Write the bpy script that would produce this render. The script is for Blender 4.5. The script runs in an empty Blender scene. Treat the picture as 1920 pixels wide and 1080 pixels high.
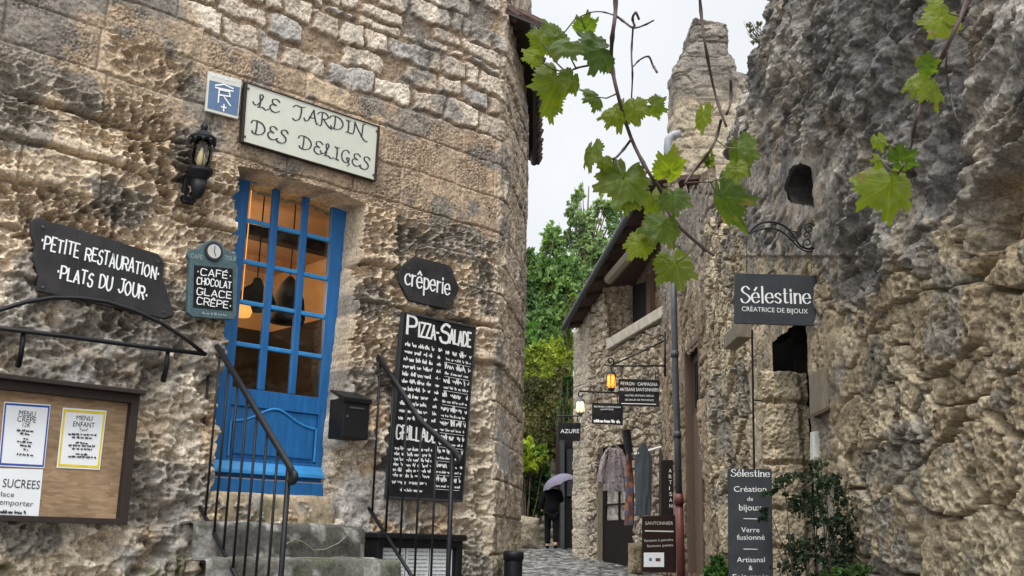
import bpy, bmesh, math, random
import numpy as np
from mathutils import Vector, Matrix
R_ = math.radians
rnd = random.Random(7)
rng = np.random.default_rng(11)
S = bpy.context.scene
COL = S.collection

# ------------------------------------------------------------------ camera
FPX = 1948.0                                   # focal length in photo pixels (1920 wide)
_u = np.array([190, 7940, -1948.]); _u /= np.linalg.norm(_u)      # world up seen by the camera
_f = np.array([0, 0, -1.]); _Y = _f - _f.dot(_u) * _u; _Y /= np.linalg.norm(_Y)
_X = np.cross(_Y, _u)
RC = np.array([_X, _Y, _u])
EYE = np.array([0, 0, 1.6])
cam = bpy.data.cameras.new('camera'); cam.sensor_width = 36; cam.lens = FPX / 1920 * 36
cam.clip_start = 0.05; cam.clip_end = 3000
co = bpy.data.objects.new('camera', cam); COL.objects.link(co)
co.matrix_world = Matrix.Translation(EYE.tolist()) @ Matrix(RC.tolist()).to_4x4()
S.camera = co

def ray(px, py):
    return RC @ np.array([(px - 960) / FPX, -(py - 540) / FPX, -1.])
def at_depth(px, py, y):
    r = ray(px, py); return EYE + r * (y / r[1])
def project(P):
    c = (np.asarray(P) - EYE) @ RC
    return 960 + FPX * c[..., 0] / -c[..., 2], 540 - FPX * c[..., 1] / -c[..., 2]

# ------------------------------------------------------------------ sky, sun, exposure
w = bpy.data.worlds.new('World'); S.world = w; w.use_nodes = True
nt = w.node_tree; nt.nodes.clear()
SUN_EL, SUN_AZ = R_(58), R_(190)               # hidden behind the overcast, high and behind the viewer
sky = nt.nodes.new('ShaderNodeTexSky'); sky.sky_type = 'NISHITA'; sky.sun_disc = False
sky.sun_elevation = SUN_EL; sky.sun_rotation = SUN_AZ
tc = nt.nodes.new('ShaderNodeTexCoord'); sp = nt.nodes.new('ShaderNodeSeparateXYZ')
nt.links.new(tc.outputs['Generated'], sp.inputs[0])
mr = nt.nodes.new('ShaderNodeMapRange'); mr.inputs[1].default_value = 0.5; mr.inputs[2].default_value = 1.0
mr.inputs[3].default_value = 12.2; mr.inputs[4].default_value = 40.0
nt.links.new(sp.outputs[2], mr.inputs[0])
cn = nt.nodes.new('ShaderNodeTexNoise'); cn.inputs['Scale'].default_value = 3.0; cn.inputs['Detail'].default_value = 5
nt.links.new(tc.outputs['Generated'], cn.inputs['Vector'])
cm = nt.nodes.new('ShaderNodeMapRange'); cm.inputs[1].default_value = .3; cm.inputs[2].default_value = .7
cm.inputs[3].default_value = .92; cm.inputs[4].default_value = 1.06
nt.links.new(cn.outputs[0], cm.inputs[0])
mul = nt.nodes.new('ShaderNodeMath'); mul.operation = 'MULTIPLY'
# the cloud is brighter round the hidden sun
dt = nt.nodes.new('ShaderNodeVectorMath'); dt.operation = 'DOT_PRODUCT'; nt.links.new(tc.outputs['Generated'], dt.inputs[0])
dt.inputs[1].default_value = (math.sin(SUN_AZ) * math.cos(SUN_EL), math.cos(SUN_AZ) * math.cos(SUN_EL), math.sin(SUN_EL))
ds = nt.nodes.new('ShaderNodeMapRange'); ds.interpolation_type = 'SMOOTHSTEP'; ds.inputs[1].default_value = .1; ds.inputs[2].default_value = 1; ds.inputs[3].default_value = 0; ds.inputs[4].default_value = 12
nt.links.new(dt.outputs['Value'], ds.inputs[0])
ad_ = nt.nodes.new('ShaderNodeMath'); nt.links.new(mr.outputs[0], ad_.inputs[0]); nt.links.new(ds.outputs[0], ad_.inputs[1])
nt.links.new(ad_.outputs[0], mul.inputs[0]); nt.links.new(cm.outputs[0], mul.inputs[1])
vs = nt.nodes.new('ShaderNodeVectorMath'); vs.operation = 'SCALE'; vs.inputs[0].default_value = (.955, .985, 1.02)
nt.links.new(mul.outputs[0], vs.inputs['Scale'])
mx = nt.nodes.new('ShaderNodeMixRGB'); mx.inputs[0].default_value = .93   # cloud cover over the clear sky
nt.links.new(sky.outputs[0], mx.inputs[1]); nt.links.new(vs.outputs[0], mx.inputs[2])
bg = nt.nodes.new('ShaderNodeBackground'); bg.inputs[1].default_value = .075
nt.links.new(mx.outputs[0], bg.inputs[0])
wo = nt.nodes.new('ShaderNodeOutputWorld'); nt.links.new(bg.outputs[0], wo.inputs[0])
sl = bpy.data.lights.new('sun', 'SUN'); sl.energy = 1.5; sl.angle = R_(10); sl.color = (1, .975, .945)
so = bpy.data.objects.new('sun', sl); COL.objects.link(so)
_d = Vector((math.sin(SUN_AZ) * math.cos(SUN_EL), math.cos(SUN_AZ) * math.cos(SUN_EL), math.sin(SUN_EL)))
so.rotation_euler = _d.to_track_quat('Z', 'Y').to_euler(); so.location = (0, -6, 20)
S.view_settings.view_transform = 'Standard'; S.view_settings.look = 'None'
S.view_settings.exposure = 0.15; S.view_settings.gamma = 1

# ------------------------------------------------------------------ noise in numpy
def _h(ix, iy, s):
    ix = ix.astype(np.int64); iy = iy.astype(np.int64)
    h = (ix * 374761393 + iy * 668265263 + s * 974634777) & 0xffffffff
    h = ((h ^ (h >> 13)) * 1274126177) & 0xffffffff
    h = ((h ^ (h >> 16)) * 2246822519) & 0xffffffff
    return ((h ^ (h >> 15)) & 0xffffff) / float(0xffffff)
def vnoise(x, y, s=0):
    x0 = np.floor(x); y0 = np.floor(y); fx = x - x0; fy = y - y0
    fx = fx * fx * fx * (fx * (fx * 6 - 15) + 10); fy = fy * fy * fy * (fy * (fy * 6 - 15) + 10)
    a = _h(x0, y0, s); b = _h(x0 + 1, y0, s); c = _h(x0, y0 + 1, s); d = _h(x0 + 1, y0 + 1, s)
    return (a * (1 - fx) + b * fx) * (1 - fy) + (c * (1 - fx) + d * fx) * fy
def fbm(x, y, o=4, s=0, g=.5):
    t = 0; amp = 1; tot = 0
    for k in range(o):
        t = t + amp * vnoise(x + 17.3 * k, y - 9.1 * k, s + k); tot += amp; amp *= g; x = x * 2.03; y = y * 2.03
    return t / tot
def ridged(x, y, o=4, s=0):
    t = 0; amp = 1; tot = 0
    for k in range(o):
        t = t + amp * (1 - np.abs(2 * vnoise(x + 7.7 * k, y + 3.1 * k, s + k) - 1)); tot += amp; amp *= .5; x = x * 2.1; y = y * 2.1
    return t / tot
def worley(x, y, s=0, jit=.9):
    x0 = np.floor(x); y0 = np.floor(y)
    f1 = np.full(x.shape, 9.); f2 = np.full(x.shape, 9.); idv = np.zeros(x.shape)
    for i in (-1, 0, 1):
        for j in (-1, 0, 1):
            cx = x0 + i; cy = y0 + j
            dx = cx + .5 + jit * (_h(cx, cy, s) - .5) - x; dy = cy + .5 + jit * (_h(cx, cy, s + 5) - .5) - y
            d = np.hypot(dx, dy); new = d < f1
            f2 = np.where(new, f1, np.minimum(f2, d)); idv = np.where(new, _h(cx, cy, s + 9), idv); f1 = np.where(new, d, f1)
    return f1, f2, idv
def sstep(a, b, x):
    t = np.clip((x - a) / (b - a), 0, 1); return t * t * (3 - 2 * t)
def lerp(a, b, t): return a + (b - a) * t
def interp_line(pts, px):
    p = np.array(pts, float); return np.interp(px, p[:, 0], p[:, 1])
def inpoly(px, py, poly):
    ins = np.zeros(px.shape, bool); n = len(poly)
    for i in range(n):
        (x1, y1), (x2, y2) = poly[i], poly[(i + 1) % n]
        c = (y1 > py) != (y2 > py)
        with np.errstate(divide='ignore', invalid='ignore'):
            ins ^= c & (px < (x2 - x1) * (py - y1) / (y2 - y1 + 1e-12) + x1)
    return ins
def blocks(x, z, courses, wmin, wmax, s):
    """ashlar coursing: returns distance to nearest joint (m) and a random value per block"""
    c = np.searchsorted(np.array(courses), z) ; lo = np.array([-99] + list(courses))[c]; hi = np.array(list(courses) + [99])[c]
    dj = np.minimum(z - lo, hi - z); rid = np.zeros(x.shape)
    for k in range(len(courses) + 1):
        m = c == k
        if not m.any(): continue
        r = random.Random(s * 100 + k); e = [-12 + r.random()]
        while e[-1] < 40: e.append(e[-1] + r.uniform(wmin, wmax))
        e = np.array(e); i = np.searchsorted(e, x[m])
        dj[m] = np.minimum(dj[m], np.minimum(x[m] - e[i - 1], e[i] - x[m])); rid[m] = _h(i.astype(float), np.full(i.shape, k, float), s)
    return dj, rid

# ------------------------------------------------------------------ mesh helpers
def wl(o):
    v = Vector((0, 0, 0))
    while o is not None: v += o.location; o = o.parent
    return v
def tag(o, label=None, cat=None, group=None, kind=None):
    if label: o['label'] = label
    if cat: o['category'] = cat
    if group: o['group'] = group
    if kind: o['kind'] = kind
    return o
def thing(name, label, cat, loc, group=None):
    o = bpy.data.objects.new(name, None); COL.objects.link(o); o.location = Vector(tuple(float(a) for a in loc)); o.empty_display_size = .1
    return tag(o, label, cat, group)
def link(name, me, mats, parent=None, label=None, cat=None, group=None, kind=None, smooth=False, bevel=0, origin=None):
    o = bpy.data.objects.new(name, me)
    for m in (mats if isinstance(mats, (list, tuple)) else [mats]): me.materials.append(m)
    COL.objects.link(o)
    if parent is not None:
        me.transform(Matrix.Translation(-wl(parent))); o.parent = parent
    elif kind != 'structure':
        n = len(me.vertices); a = np.empty(n * 3); me.vertices.foreach_get('co', a); a = a.reshape(-1, 3)
        c = Vector(((a[:, 0].min() + a[:, 0].max()) / 2, (a[:, 1].min() + a[:, 1].max()) / 2, a[:, 2].min()))
        me.transform(Matrix.Translation(-c)); o.location = c
    if smooth: me.polygons.foreach_set('use_smooth', [True] * len(me.polygons))
    if bevel:
        b = o.modifiers.new('Bevel', 'BEVEL'); b.width = bevel; b.segments = 2; b.limit_method = 'ANGLE'
    return tag(o, label, cat, group, kind)

class Frame:
    def __init__(s, o, dx, dy=(0, 0, 1), n=None):
        s.o = np.array(o, float); s.dx = np.array(dx, float); s.dx /= np.linalg.norm(s.dx); s.dy = np.array(dy, float)
        s.n = np.cross(s.dx, s.dy) if n is None else np.array(n, float)
    def p(s, u, v, w=0.): return s.o + s.dx * u + s.dy * v + s.n * w
    def uv(s, px, py, w=0.):
        r = ray(px, py); p0 = s.o + s.n * w; t = (p0 - EYE).dot(s.n) / r.dot(s.n); q = EYE + r * t - s.o
        return np.array([q.dot(s.dx), q.dot(s.dy)])
    def hit(s, px, py, w=0.):
        u, v = s.uv(px, py, w); return s.p(u, v, w)
    def quad(s, pts, w=0.): return [s.uv(x, y, w) for x, y in pts]

class MB:
    def __init__(s): s.v = []; s.f = []; s.m = []
    def add(s, vs, fs, m=0):
        k = len(s.v); s.v += [tuple(map(float, a)) for a in vs]; s.f += [tuple(k + i for i in f) for f in fs]; s.m += [m] * len(fs)
    def box(s, F, u0, u1, v0, v1, w0, w1, m=0):
        s.prism(F, [(u0, v0), (u1, v0), (u1, v1), (u0, v1)], w0, w1, m)
    def prism(s, F, uv, w0, w1, m=0):
        uv = [tuple(a) for a in uv]
        ar = sum(uv[i][0] * uv[(i + 1) % len(uv)][1] - uv[(i + 1) % len(uv)][0] * uv[i][1] for i in range(len(uv)))
        if ar < 0: uv = uv[::-1]
        n = len(uv); vs = [F.p(u, v, w0) for u, v in uv] + [F.p(u, v, w1) for u, v in uv]
        s.add(vs, [tuple(range(n, 2 * n)), tuple(range(n - 1, -1, -1))] + [(i, (i + 1) % n, n + (i + 1) % n, n + i) for i in range(n)], m)
    def tube(s, pts, rad, n=8, m=0, cap=True):
        P = [np.array(p, float) for p in pts]; k = len(P)
        rr = rad if hasattr(rad, '__len__') else [rad] * k
        up = None; base = []; 
        for i in range(k):
            t = P[min(i + 1, k - 1)] - P[max(i - 1, 0)]; t = t / (np.linalg.norm(t) + 1e-12)
            if up is None:
                a = np.array([0, 0, 1.]) if abs(t[2]) < .9 else np.array([1., 0, 0]); up = np.cross(np.cross(t, a), t)
            else: up = up - t * up.dot(t)
            up = up / (np.linalg.norm(up) + 1e-12); sd = np.cross(t, up)
            base += [P[i] + rr[i] * (math.cos(2 * math.pi * j / n) * sd + math.sin(2 * math.pi * j / n) * up) for j in range(n)]
        fs = [(i * n + j, i * n + (j + 1) % n, (i + 1) * n + (j + 1) % n, (i + 1) * n + j) for i in range(k - 1) for j in range(n)]
        if cap: fs += [tuple(range(n - 1, -1, -1)), tuple((k - 1) * n + j for j in range(n))]
        s.add(base, fs, m)
    def lathe(s, c, prof, n=16, m=0, sides=None):
        c = np.array(c, float); vs = []
        for r, z in prof: vs += [c + np.array([r * math.cos(2 * math.pi * j / n), r * math.sin(2 * math.pi * j / n), z]) for j in range(n)]
        k = len(prof)
        s.add(vs, [(i * n + j, i * n + (j + 1) % n, (i + 1) * n + (j + 1) % n, (i + 1) * n + j) for i in range(k - 1) for j in range(n)] + [tuple(range(n - 1, -1, -1)), tuple((k - 1) * n + j for j in range(n))], m)
    def build(s, name, mats, parent=None, **kw):
        me = bpy.data.meshes.new(name); me.from_pydata(s.v, [], s.f)
        if any(s.m): me.polygons.foreach_set('material_index', s.m)
        me.update(); return link(name, me, mats, parent, **kw)

def sheet(name, P, cols, mat, parent=None, keep=None, smooth=True, **kw):
    """grid of points (n,m,3) with a colour per vertex; keep = mask of faces"""
    n, m = P.shape[:2]
    idx = np.arange(n * m).reshape(n, m)
    q = np.stack([idx[:-1, :-1], idx[1:, :-1], idx[1:, 1:], idx[:-1, 1:]], -1).reshape(-1, 4)
    if keep is not None: q = q[keep.reshape(-1)]
    V = P.reshape(-1, 3); C = cols.reshape(-1, 3)
    used = np.unique(q); re = np.full(n * m, -1); re[used] = np.arange(len(used)); q = re[q]; V = V[used]; C = C[used]
    return rawmesh(name, V, q, C, mat, parent, smooth=smooth, **kw)
def rawmesh(name, V, q, C, mat, parent=None, smooth=False, **kw):
    me = bpy.data.meshes.new(name); k = q.shape[1]
    me.vertices.add(len(V)); me.vertices.foreach_set('co', np.ascontiguousarray(V, dtype=np.float32).ravel())
    me.loops.add(q.size); me.loops.foreach_set('vertex_index', np.ascontiguousarray(q, dtype=np.int32).ravel())
    me.polygons.add(len(q)); me.polygons.foreach_set('loop_start', np.arange(0, q.size, k, dtype=np.int32))
    me.update(calc_edges=True); me.validate()
    if C is not None:
        a = me.color_attributes.new('Col', 'FLOAT_COLOR', 'POINT')
        a.data.foreach_set('color', np.concatenate([np.clip(C, 0, 1), np.ones((len(C), 1))], 1).astype(np.float32).ravel())
    return link(name, me, mat, parent, smooth=smooth, **kw)

# ------------------------------------------------------------------ materials
def newmat(name):
    m = bpy.data.materials.new(name); m.use_nodes = True; t = m.node_tree; return m, t, t.nodes['Principled BSDF']
def nd(t, typ, **k):
    n = t.nodes.new(typ)
    for a, b in k.items():
        if a.startswith('i_'): n.inputs[a[2:]].default_value = b
        else: setattr(n, a, b)
    return n
def stone_mat(name, fine=55, bump=.6, dist=.014, var=.4, rough=.92, stain=.55, gain=1.33, warm=True):
    m, t, b = newmat(name)
    at = nd(t, 'ShaderNodeAttribute', attribute_name='Col'); tc = nd(t, 'ShaderNodeTexCoord')
    n1 = nd(t, 'ShaderNodeTexNoise', i_Scale=fine, i_Detail=7., i_Roughness=.68); t.links.new(tc.outputs['Object'], n1.inputs['Vector'])
    n2 = nd(t, 'ShaderNodeTexNoise', i_Scale=fine * .14, i_Detail=5., i_Roughness=.6); t.links.new(tc.outputs['Object'], n2.inputs['Vector'])
    a = nd(t, 'ShaderNodeMapRange', i_1=.28) if False else nd(t, 'ShaderNodeMapRange')
    a.inputs[1].default_value = .36; a.inputs[2].default_value = .64; a.inputs[3].default_value = 1 - var; a.inputs[4].default_value = 1 + var
    t.links.new(n1.outputs[0], a.inputs[0])
    a2 = nd(t, 'ShaderNodeMapRange'); a2.inputs[1].default_value = .35; a2.inputs[2].default_value = .65; a2.inputs[3].default_value = .8; a2.inputs[4].default_value = 1.2
    t.links.new(n2.outputs[0], a2.inputs[0])
    mu = nd(t, 'ShaderNodeMath', operation='MULTIPLY'); t.links.new(a.outputs[0], mu.inputs[0]); t.links.new(a2.outputs[0], mu.inputs[1])
    n5 = nd(t, 'ShaderNodeTexNoise', i_Scale=fine * .3, i_Detail=9., i_Roughness=.75); t.links.new(tc.outputs['Object'], n5.inputs['Vector'])
    a5 = nd(t, 'ShaderNodeMapRange'); a5.inputs[1].default_value = .52; a5.inputs[2].default_value = .66; a5.inputs[3].default_value = 1; a5.inputs[4].default_value = stain; t.links.new(n5.outputs[0], a5.inputs[0])
    m5 = nd(t, 'ShaderNodeMath', operation='MULTIPLY'); t.links.new(mu.outputs[0], m5.inputs[0]); t.links.new(a5.outputs[0], m5.inputs[1]); mu = m5
    sc = nd(t, 'ShaderNodeVectorMath', operation='SCALE'); t.links.new(at.outputs['Color'], sc.inputs[0]); t.links.new(mu.outputs[0], sc.inputs['Scale'])
    sc2 = nd(t, 'ShaderNodeVectorMath', operation='MULTIPLY'); sc2.inputs[1].default_value = (1.01 * gain, .982 * gain, .955 * gain) if warm else (gain, gain, gain); t.links.new(sc.outputs[0], sc2.inputs[0]); t.links.new(sc2.outputs[0], b.inputs['Base Color']); b.inputs['Roughness'].default_value = rough; b.inputs['Specular IOR Level'].default_value = .25
    n3 = nd(t, 'ShaderNodeTexNoise', i_Scale=fine * 2.2, i_Detail=6., i_Roughness=.7); t.links.new(tc.outputs['Object'], n3.inputs['Vector'])
    ad = nd(t, 'ShaderNodeMath', operation='ADD'); t.links.new(n1.outputs[0], ad.inputs[0]); t.links.new(n3.outputs[0], ad.inputs[1])
    bp = nd(t, 'ShaderNodeBump', i_Strength=bump, i_Distance=dist); t.links.new(ad.outputs[0], bp.inputs['Height']); t.links.new(bp.outputs[0], b.inputs['Normal'])
    return m
def pm(name, col, rough=.5, metal=0., var=.15, scale=12, bump=0., spec=.5, stretch=None, bscale=None):
    m, t, b = newmat(name); tc = nd(t, 'ShaderNodeTexCoord'); mp = nd(t, 'ShaderNodeMapping'); t.links.new(tc.outputs['Object'], mp.inputs[0])
    if stretch: mp.inputs['Scale'].default_value = stretch
    n = nd(t, 'ShaderNodeTexNoise', i_Scale=float(scale), i_Detail=6., i_Roughness=.6); t.links.new(mp.outputs[0], n.inputs['Vector'])
    r = nd(t, 'ShaderNodeMapRange'); r.inputs[1].default_value = .3; r.inputs[2].default_value = .7; r.inputs[3].default_value = 1 - var; r.inputs[4].default_value = 1 + var
    t.links.new(n.outputs[0], r.inputs[0])
    s = nd(t, 'ShaderNodeVectorMath', operation='SCALE'); s.inputs[0].default_value = col; t.links.new(r.outputs[0], s.inputs['Scale']); t.links.new(s.outputs[0], b.inputs['Base Color'])
    b.inputs['Roughness'].default_value = rough; b.inputs['Metallic'].default_value = metal; b.inputs['Specular IOR Level'].default_value = spec
    if bump:
        n2 = n
        if bscale:
            n2 = nd(t, 'ShaderNodeTexNoise', i_Scale=float(bscale), i_Detail=5.); t.links.new(mp.outputs[0], n2.inputs['Vector'])
        bp = nd(t, 'ShaderNodeBump', i_Strength=bump, i_Distance=.01); t.links.new(n2.outputs[0], bp.inputs['Height']); t.links.new(bp.outputs[0], b.inputs['Normal'])
    return m
def emit(name, col, strength):
    m, t, b = newmat(name); b.inputs['Base Color'].default_value = (*col, 1); b.inputs['Emission Color'].default_value = (*col, 1); b.inputs['Emission Strength'].default_value = strength; return m
def leaf_mat(name, trans=.35, rough=.45):
    m, t, b = newmat(name); at = nd(t, 'ShaderNodeAttribute', attribute_name='Col'); t.links.new(at.outputs['Color'], b.inputs['Base Color'])
    b.inputs['Roughness'].default_value = rough; b.inputs['Specular IOR Level'].default_value = .3
    tr = nd(t, 'ShaderNodeBsdfTranslucent'); sc = nd(t, 'ShaderNodeVectorMath', operation='MULTIPLY'); sc.inputs[1].default_value = (1.5, 1.6, .6)
    t.links.new(at.outputs['Color'], sc.inputs[0]); t.links.new(sc.outputs[0], tr.inputs[0])
    mix = nd(t, 'ShaderNodeMixShader'); mix.inputs[0].default_value = trans; t.links.new(b.outputs[0], mix.inputs[1]); t.links.new(tr.outputs[0], mix.inputs[2])
    t.links.new(mix.outputs[0], t.nodes['Material Output'].inputs['Surface']); return m
M = {}
M['stone'] = stone_mat('weathered_limestone'); M['far_stone'] = stone_mat('rubble_limestone', fine=22, bump=.8, dist=.035, var=.4, gain=.84)
M['cliff'] = stone_mat('grey_rock', fine=36, bump=.65, dist=.025, var=.42, gain=1.2)
M['cobble'] = stone_mat('wet_cobbles', fine=18, bump=.3, dist=.02, var=.35, rough=.34, gain=1.0, warm=False)
M['concrete'] = stone_mat('worn_step_stone', fine=40, bump=.4, dist=.01, var=.3, gain=.95, warm=False)
M['iron'] = pm('black_iron', (.010, .010, .012), .5, 0, .3, 30, .15, spec=.3)
M['blue'] = pm('blue_paint', (.009, .115, .32), .5, 0, .25, 6, .1, bscale=40, stretch=(5, 5, .5))
M['bluelite'] = pm('paler_blue_paint', (.03, .23, .52), .5, 0, .15, 9, .06, bscale=60)  # paler blue of the cross bars, panel moulding and weather bar
M['slate'] = pm('dark_board_paint', (.033, .030, .031), .7, 0, .45, 5, .12, spec=.25)
M['chalk'] = pm('white_chalk', (.78, .77, .74), .9, 0, .15, 60)
M['white'] = pm('white_lettering', (.82, .82, .8), .6, 0, .05)
M['ink'] = pm('dark_ink', (.03, .032, .036), .7, 0, .1)
M['cream'] = pm('cream_panel', (.59, .595, .50), .5, 0, .06, 6, .03)
M['blackboard'] = pm('black_slate', (.015, .015, .016), .8, 0, .8, 5, .05, spec=.2)
M['teal'] = pm('dull_teal_paint', (.06, .105, .115), .55, 0, .3, 25, .15)
M['plaqueblue'] = pm('plaque_blue', (.10, .165, .29), .35, 0, .12, 8)
M['plaquewhite'] = pm('plaque_cream', (.62, .62, .55), .4, 0, .08, 8)
M['anth'] = pm('anthracite_panel', (.042, .047, .052), .6, 0, .25, 5, spec=.25)
M['paper'] = pm('paper', (.78, .79, .8), .8, 0, .05, 6)
M['blueink'] = pm('blue_border_ink', (.03, .07, .33), .7); M['yellowink'] = pm('yellow_border_ink', (.72, .55, .04), .7)
M['framewood'] = pm('dark_frame_wood', (.022, .012, .008), .7, 0, .3, 20, .1)
M['dwood'] = pm('brown_old_wood', (.105, .066, .042), .8, 0, .4, 14, .4, stretch=(6, 6, .6))
M['lwood'] = pm('pale_old_wood', (.20, .168, .12), .85, 0, .35, 14, .3, stretch=(6, 6, .6))
M['zinc'] = pm('grey_zinc', (.07, .075, .08), .5, .3, .2, 8)
M['redpipe'] = pm('red_brown_paint', (.13, .035, .028), .5, 0, .25, 12, .1)
M['tile'] = pm('dark_roof_tile', (.075, .04, .032), .85, 0, .5, 18, .5)
M['black'] = pm('unlit_interior', (.008, .008, .008), .9)
M['glass'] = None
# ------------------------------------------------------------------ lettering: own stroke alphabets (tenths of the cap height)
def _g(s):
    out = []
    for st in s.split(';'):
        st = st.strip(); sm = st.startswith('~'); pts = []
        for tk in st.lstrip('~').split():
            x, y = tk.split(',') if ',' in tk else (int(tk[0], 16), int(tk[1], 16)); pts.append((float(x) / 10, float(y) / 10))
        out.append((sm, pts))
    return out
HAND = {}
for _k, (_a, _s) in {
'A': (6, '00 3A 60;13 53'), 'B': (6, '00 0A;~0A 4A 58 45 05;~05 45 63 50 00'), 'C': (6, '~69 4A 1A 06 03 10 40 61'), 'D': (6, '00 0A;~0A 3A 67 63 30 00'),
'E': (5, '5A 0A 00 50;05 45'), 'F': (5, '5A 0A 00;05 45'), 'G': (6, '~69 4A 1A 06 03 10 40 62;62 65 44'), 'H': (6, '00 0A;60 6A;05 65'), 'I': (2, '10 1A'),
'J': (6, '~5A 53 41 20 02;2A 7A'), 'L': (5, '0A 00 50'), 'M': (8, '00 1A 44 7A 80'), 'N': (6, '00 0A 60 6A'), 'O': (7, '~3A 07 03 30 63 67 3A'), 'P': (6, '00 0A;~0A 4A 68 55 04'),
'R': (6, '00 0A;~0A 4A 68 55 05;35 60'), 'S': (5, '~59 3A 18 16 45 53 40 10 02'), 'T': (6, '0A 6A;3A 30'), 'U': (6, '~0A 03 20 40 63 6A'), 'Z': (6, '0A 6A 00 60'),
'É': (5, '5A 0A 00 50;05 45;2,11.2 4,13'), 'Ê': (5, '5A 0A 00 50;05 45;1,11 2.5,13 4,11'), '.': (2, '14 15'), '-': (4, '05 35')}.items(): HAND[_k] = (_a / 10, _g(_s))
# swashed capitals of the cream name sign
SWASH = {k: (a / 10, _g(g)) for k, (a, g) in {
'L': (6, '~-3,3 -2,1.5 0,2 2,6 3,9 2,10.3 1,9 1.5,5 1,1 0,0;~0,0.2 3,0.8 5,-0.4 7,1'), 'E': (6, '~6,8.6 4,10 1.5,9 1.6,6.5 4,5.3;~4,5.3 1,5 0,2.5 1.5,0.2 4,0 6.2,1.6'),
'J': (6, '~-2,8 0,10 3,9.4 6,10.4;~3.6,9.6 3.4,4 2.4,0 0,-2 -1.8,-1'), 'A': (7, '~-2,1.6 -1,0 1,1.5 3,7 4.2,10;~4.2,10 5,5 6.4,0 7.4,0.4;~1.5,4 3.5,3.6 5.6,4.4'),
'R': (7, '~1.4,9.4 1.4,5 1,0 -0.6,-0.6;~-1.6,8 0,10 3.6,10.2 5.6,8 4,5.6 1.6,5.2;~2.4,5.2 4.4,2.4 6.5,0 8.4,-0.8'), 'D': (8, '~1.8,9.4 1.8,5 1.2,0;~-2,7.6 -1,9.6 2,10.2 5.6,9 7.4,5.4 6,1.8 3,0.1 -0.4,0.4 -1,1.6'),
'I': (3.4, '~0,9.8 1.6,9.5 3.2,10;~1.6,9.5 1.8,5 1.4,0.4;~-0.2,0 1.4,0.4 3.2,0'), 'N': (8, '~-1.4,0.2 0.2,0.4 1,5 1.2,10;~1.2,10 3.4,5.4 6.4,0;~6.4,0 6.8,5 7.2,10 8.6,10.6;~6.4,0 8.4,-2.6 10.6,-3'),
'S': (5, '~6,8.4 4.6,10 2,9.4 1.6,7 4,5 5,2.4 3,-0.4 0,-0.6 -1.6,0.8 -0.6,2'), 'C': (7, '~6,8.6 4.2,10.2 1.4,8.6 0.4,5 1.4,1.2 4,0 5.8,1.8;~5.8,1.8 6.2,4 4.4,4.2 4.6,2.6 6.4,-0.6 4.8,-2.4')}.items()}
SWASH[' '] = (.75, []); HAND[' '] = (.45, [])
# small letters for the two painted / printed names
LOWER = {k: (a / 10, _g(g)) for k, (a, g) in {
'c': (4.6, '~4.6,5 3,6 1,5.2 0,3 1,0.6 3,0 4.8,1'), 'r': (3.6, '0.6,0 0.6,6;~0.6,4 1.8,5.6 3.8,5.8'), 'e': (5, '~0.2,3.1 4.8,3.3;~4.8,3.3 4,5.6 2.4,6.1 0.6,5 0,3 1,0.6 2.8,-0.1 4.8,1.1'),
'ê': (5, '~0.2,3.1 4.8,3.3;~4.8,3.3 4,5.6 2.4,6.1 0.6,5 0,3 1,0.6 2.8,-0.1 4.8,1.1;0.8,7.4 2.4,9.2 4,7.4'), 'é': (5, '~0.2,3.1 4.8,3.3;~4.8,3.3 4,5.6 2.4,6.1 0.6,5 0,3 1,0.6 2.8,-0.1 4.8,1.1;2,7.6 3.4,9.4'),
'p': (5, '0.6,-3.4 0.6,6;~0.6,4.6 2.4,6 4.4,5 4.8,3 4,0.8 2,0 0.6,1.2'), 'i': (1.6, '0.8,0 0.8,6;0.8,7.6 0.8,8.4'), 'l': (2, '1,0 1,10'), 's': (4, '~3.8,5 2.4,6.1 0.6,5.2 0.8,3.8 3,2.6 3.8,1.2 2.4,-0.1 0,0.9'),
't': (3.6, '1.6,8.6 1.6,1;~1.6,1.2 2.2,0.1 3.6,0.5;0,6 3.4,6'), 'n': (5, '0.6,0 0.6,6;~0.6,4.2 2.4,6 4.2,5 4.4,0'), 'S': (6, '~5.6,8.4 3.4,10.1 1,8.8 1.2,6.6 4.4,4.6 5.8,2.4 3.6,-0.1 1,0.2 0,2')}.items()}
def catmull(p, k=5):
    if len(p) < 3: return p
    q = [p[0]] + p + [p[-1]]
    if p[0] == p[-1]: q = [p[-2]] + p + [p[1]]
    o = []
    for i in range(1, len(q) - 2):
        a, b, c, d = (np.array(q[i + j]) for j in (-1, 0, 1, 2))
        for t in np.linspace(0, 1, k, endpoint=False): o.append(tuple(.5 * (2 * b + (c - a) * t + (2 * a - 5 * b + 4 * c - d) * t * t + (3 * b - a - 3 * c + d) * t ** 3)))
    return o + [p[-1]]
_lay = [0]
def ribbon(mb, F, uv, w, thin, thick, ang, m=0):
    uv = [np.array(a, float) for a in uv]; n = len(uv); _lay[0] = (_lay[0] + 1) % 9; vs = []
    pen = np.array([math.cos(ang), math.sin(ang)])
    for i in range(n):
        t = uv[min(i + 1, n - 1)] - uv[max(i - 1, 0)]; t = t / (np.linalg.norm(t) + 1e-9); nn = np.array([-t[1], t[0]])
        hw = .5 * (thin + (thick - thin) * abs(nn.dot(pen)))
        e = uv[i] - t * hw * .7 if i == 0 else (uv[i] + t * hw * .7 if i == n - 1 else uv[i])
        for sg in (1, -1): vs.append(F.p(*(e + sg * nn * hw), w + _lay[0] * .00025 + i * .00001))
    mb.add(vs, [(2 * i + 1, 2 * i + 3, 2 * i + 2, 2 * i) for i in range(n - 1)], m)
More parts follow.
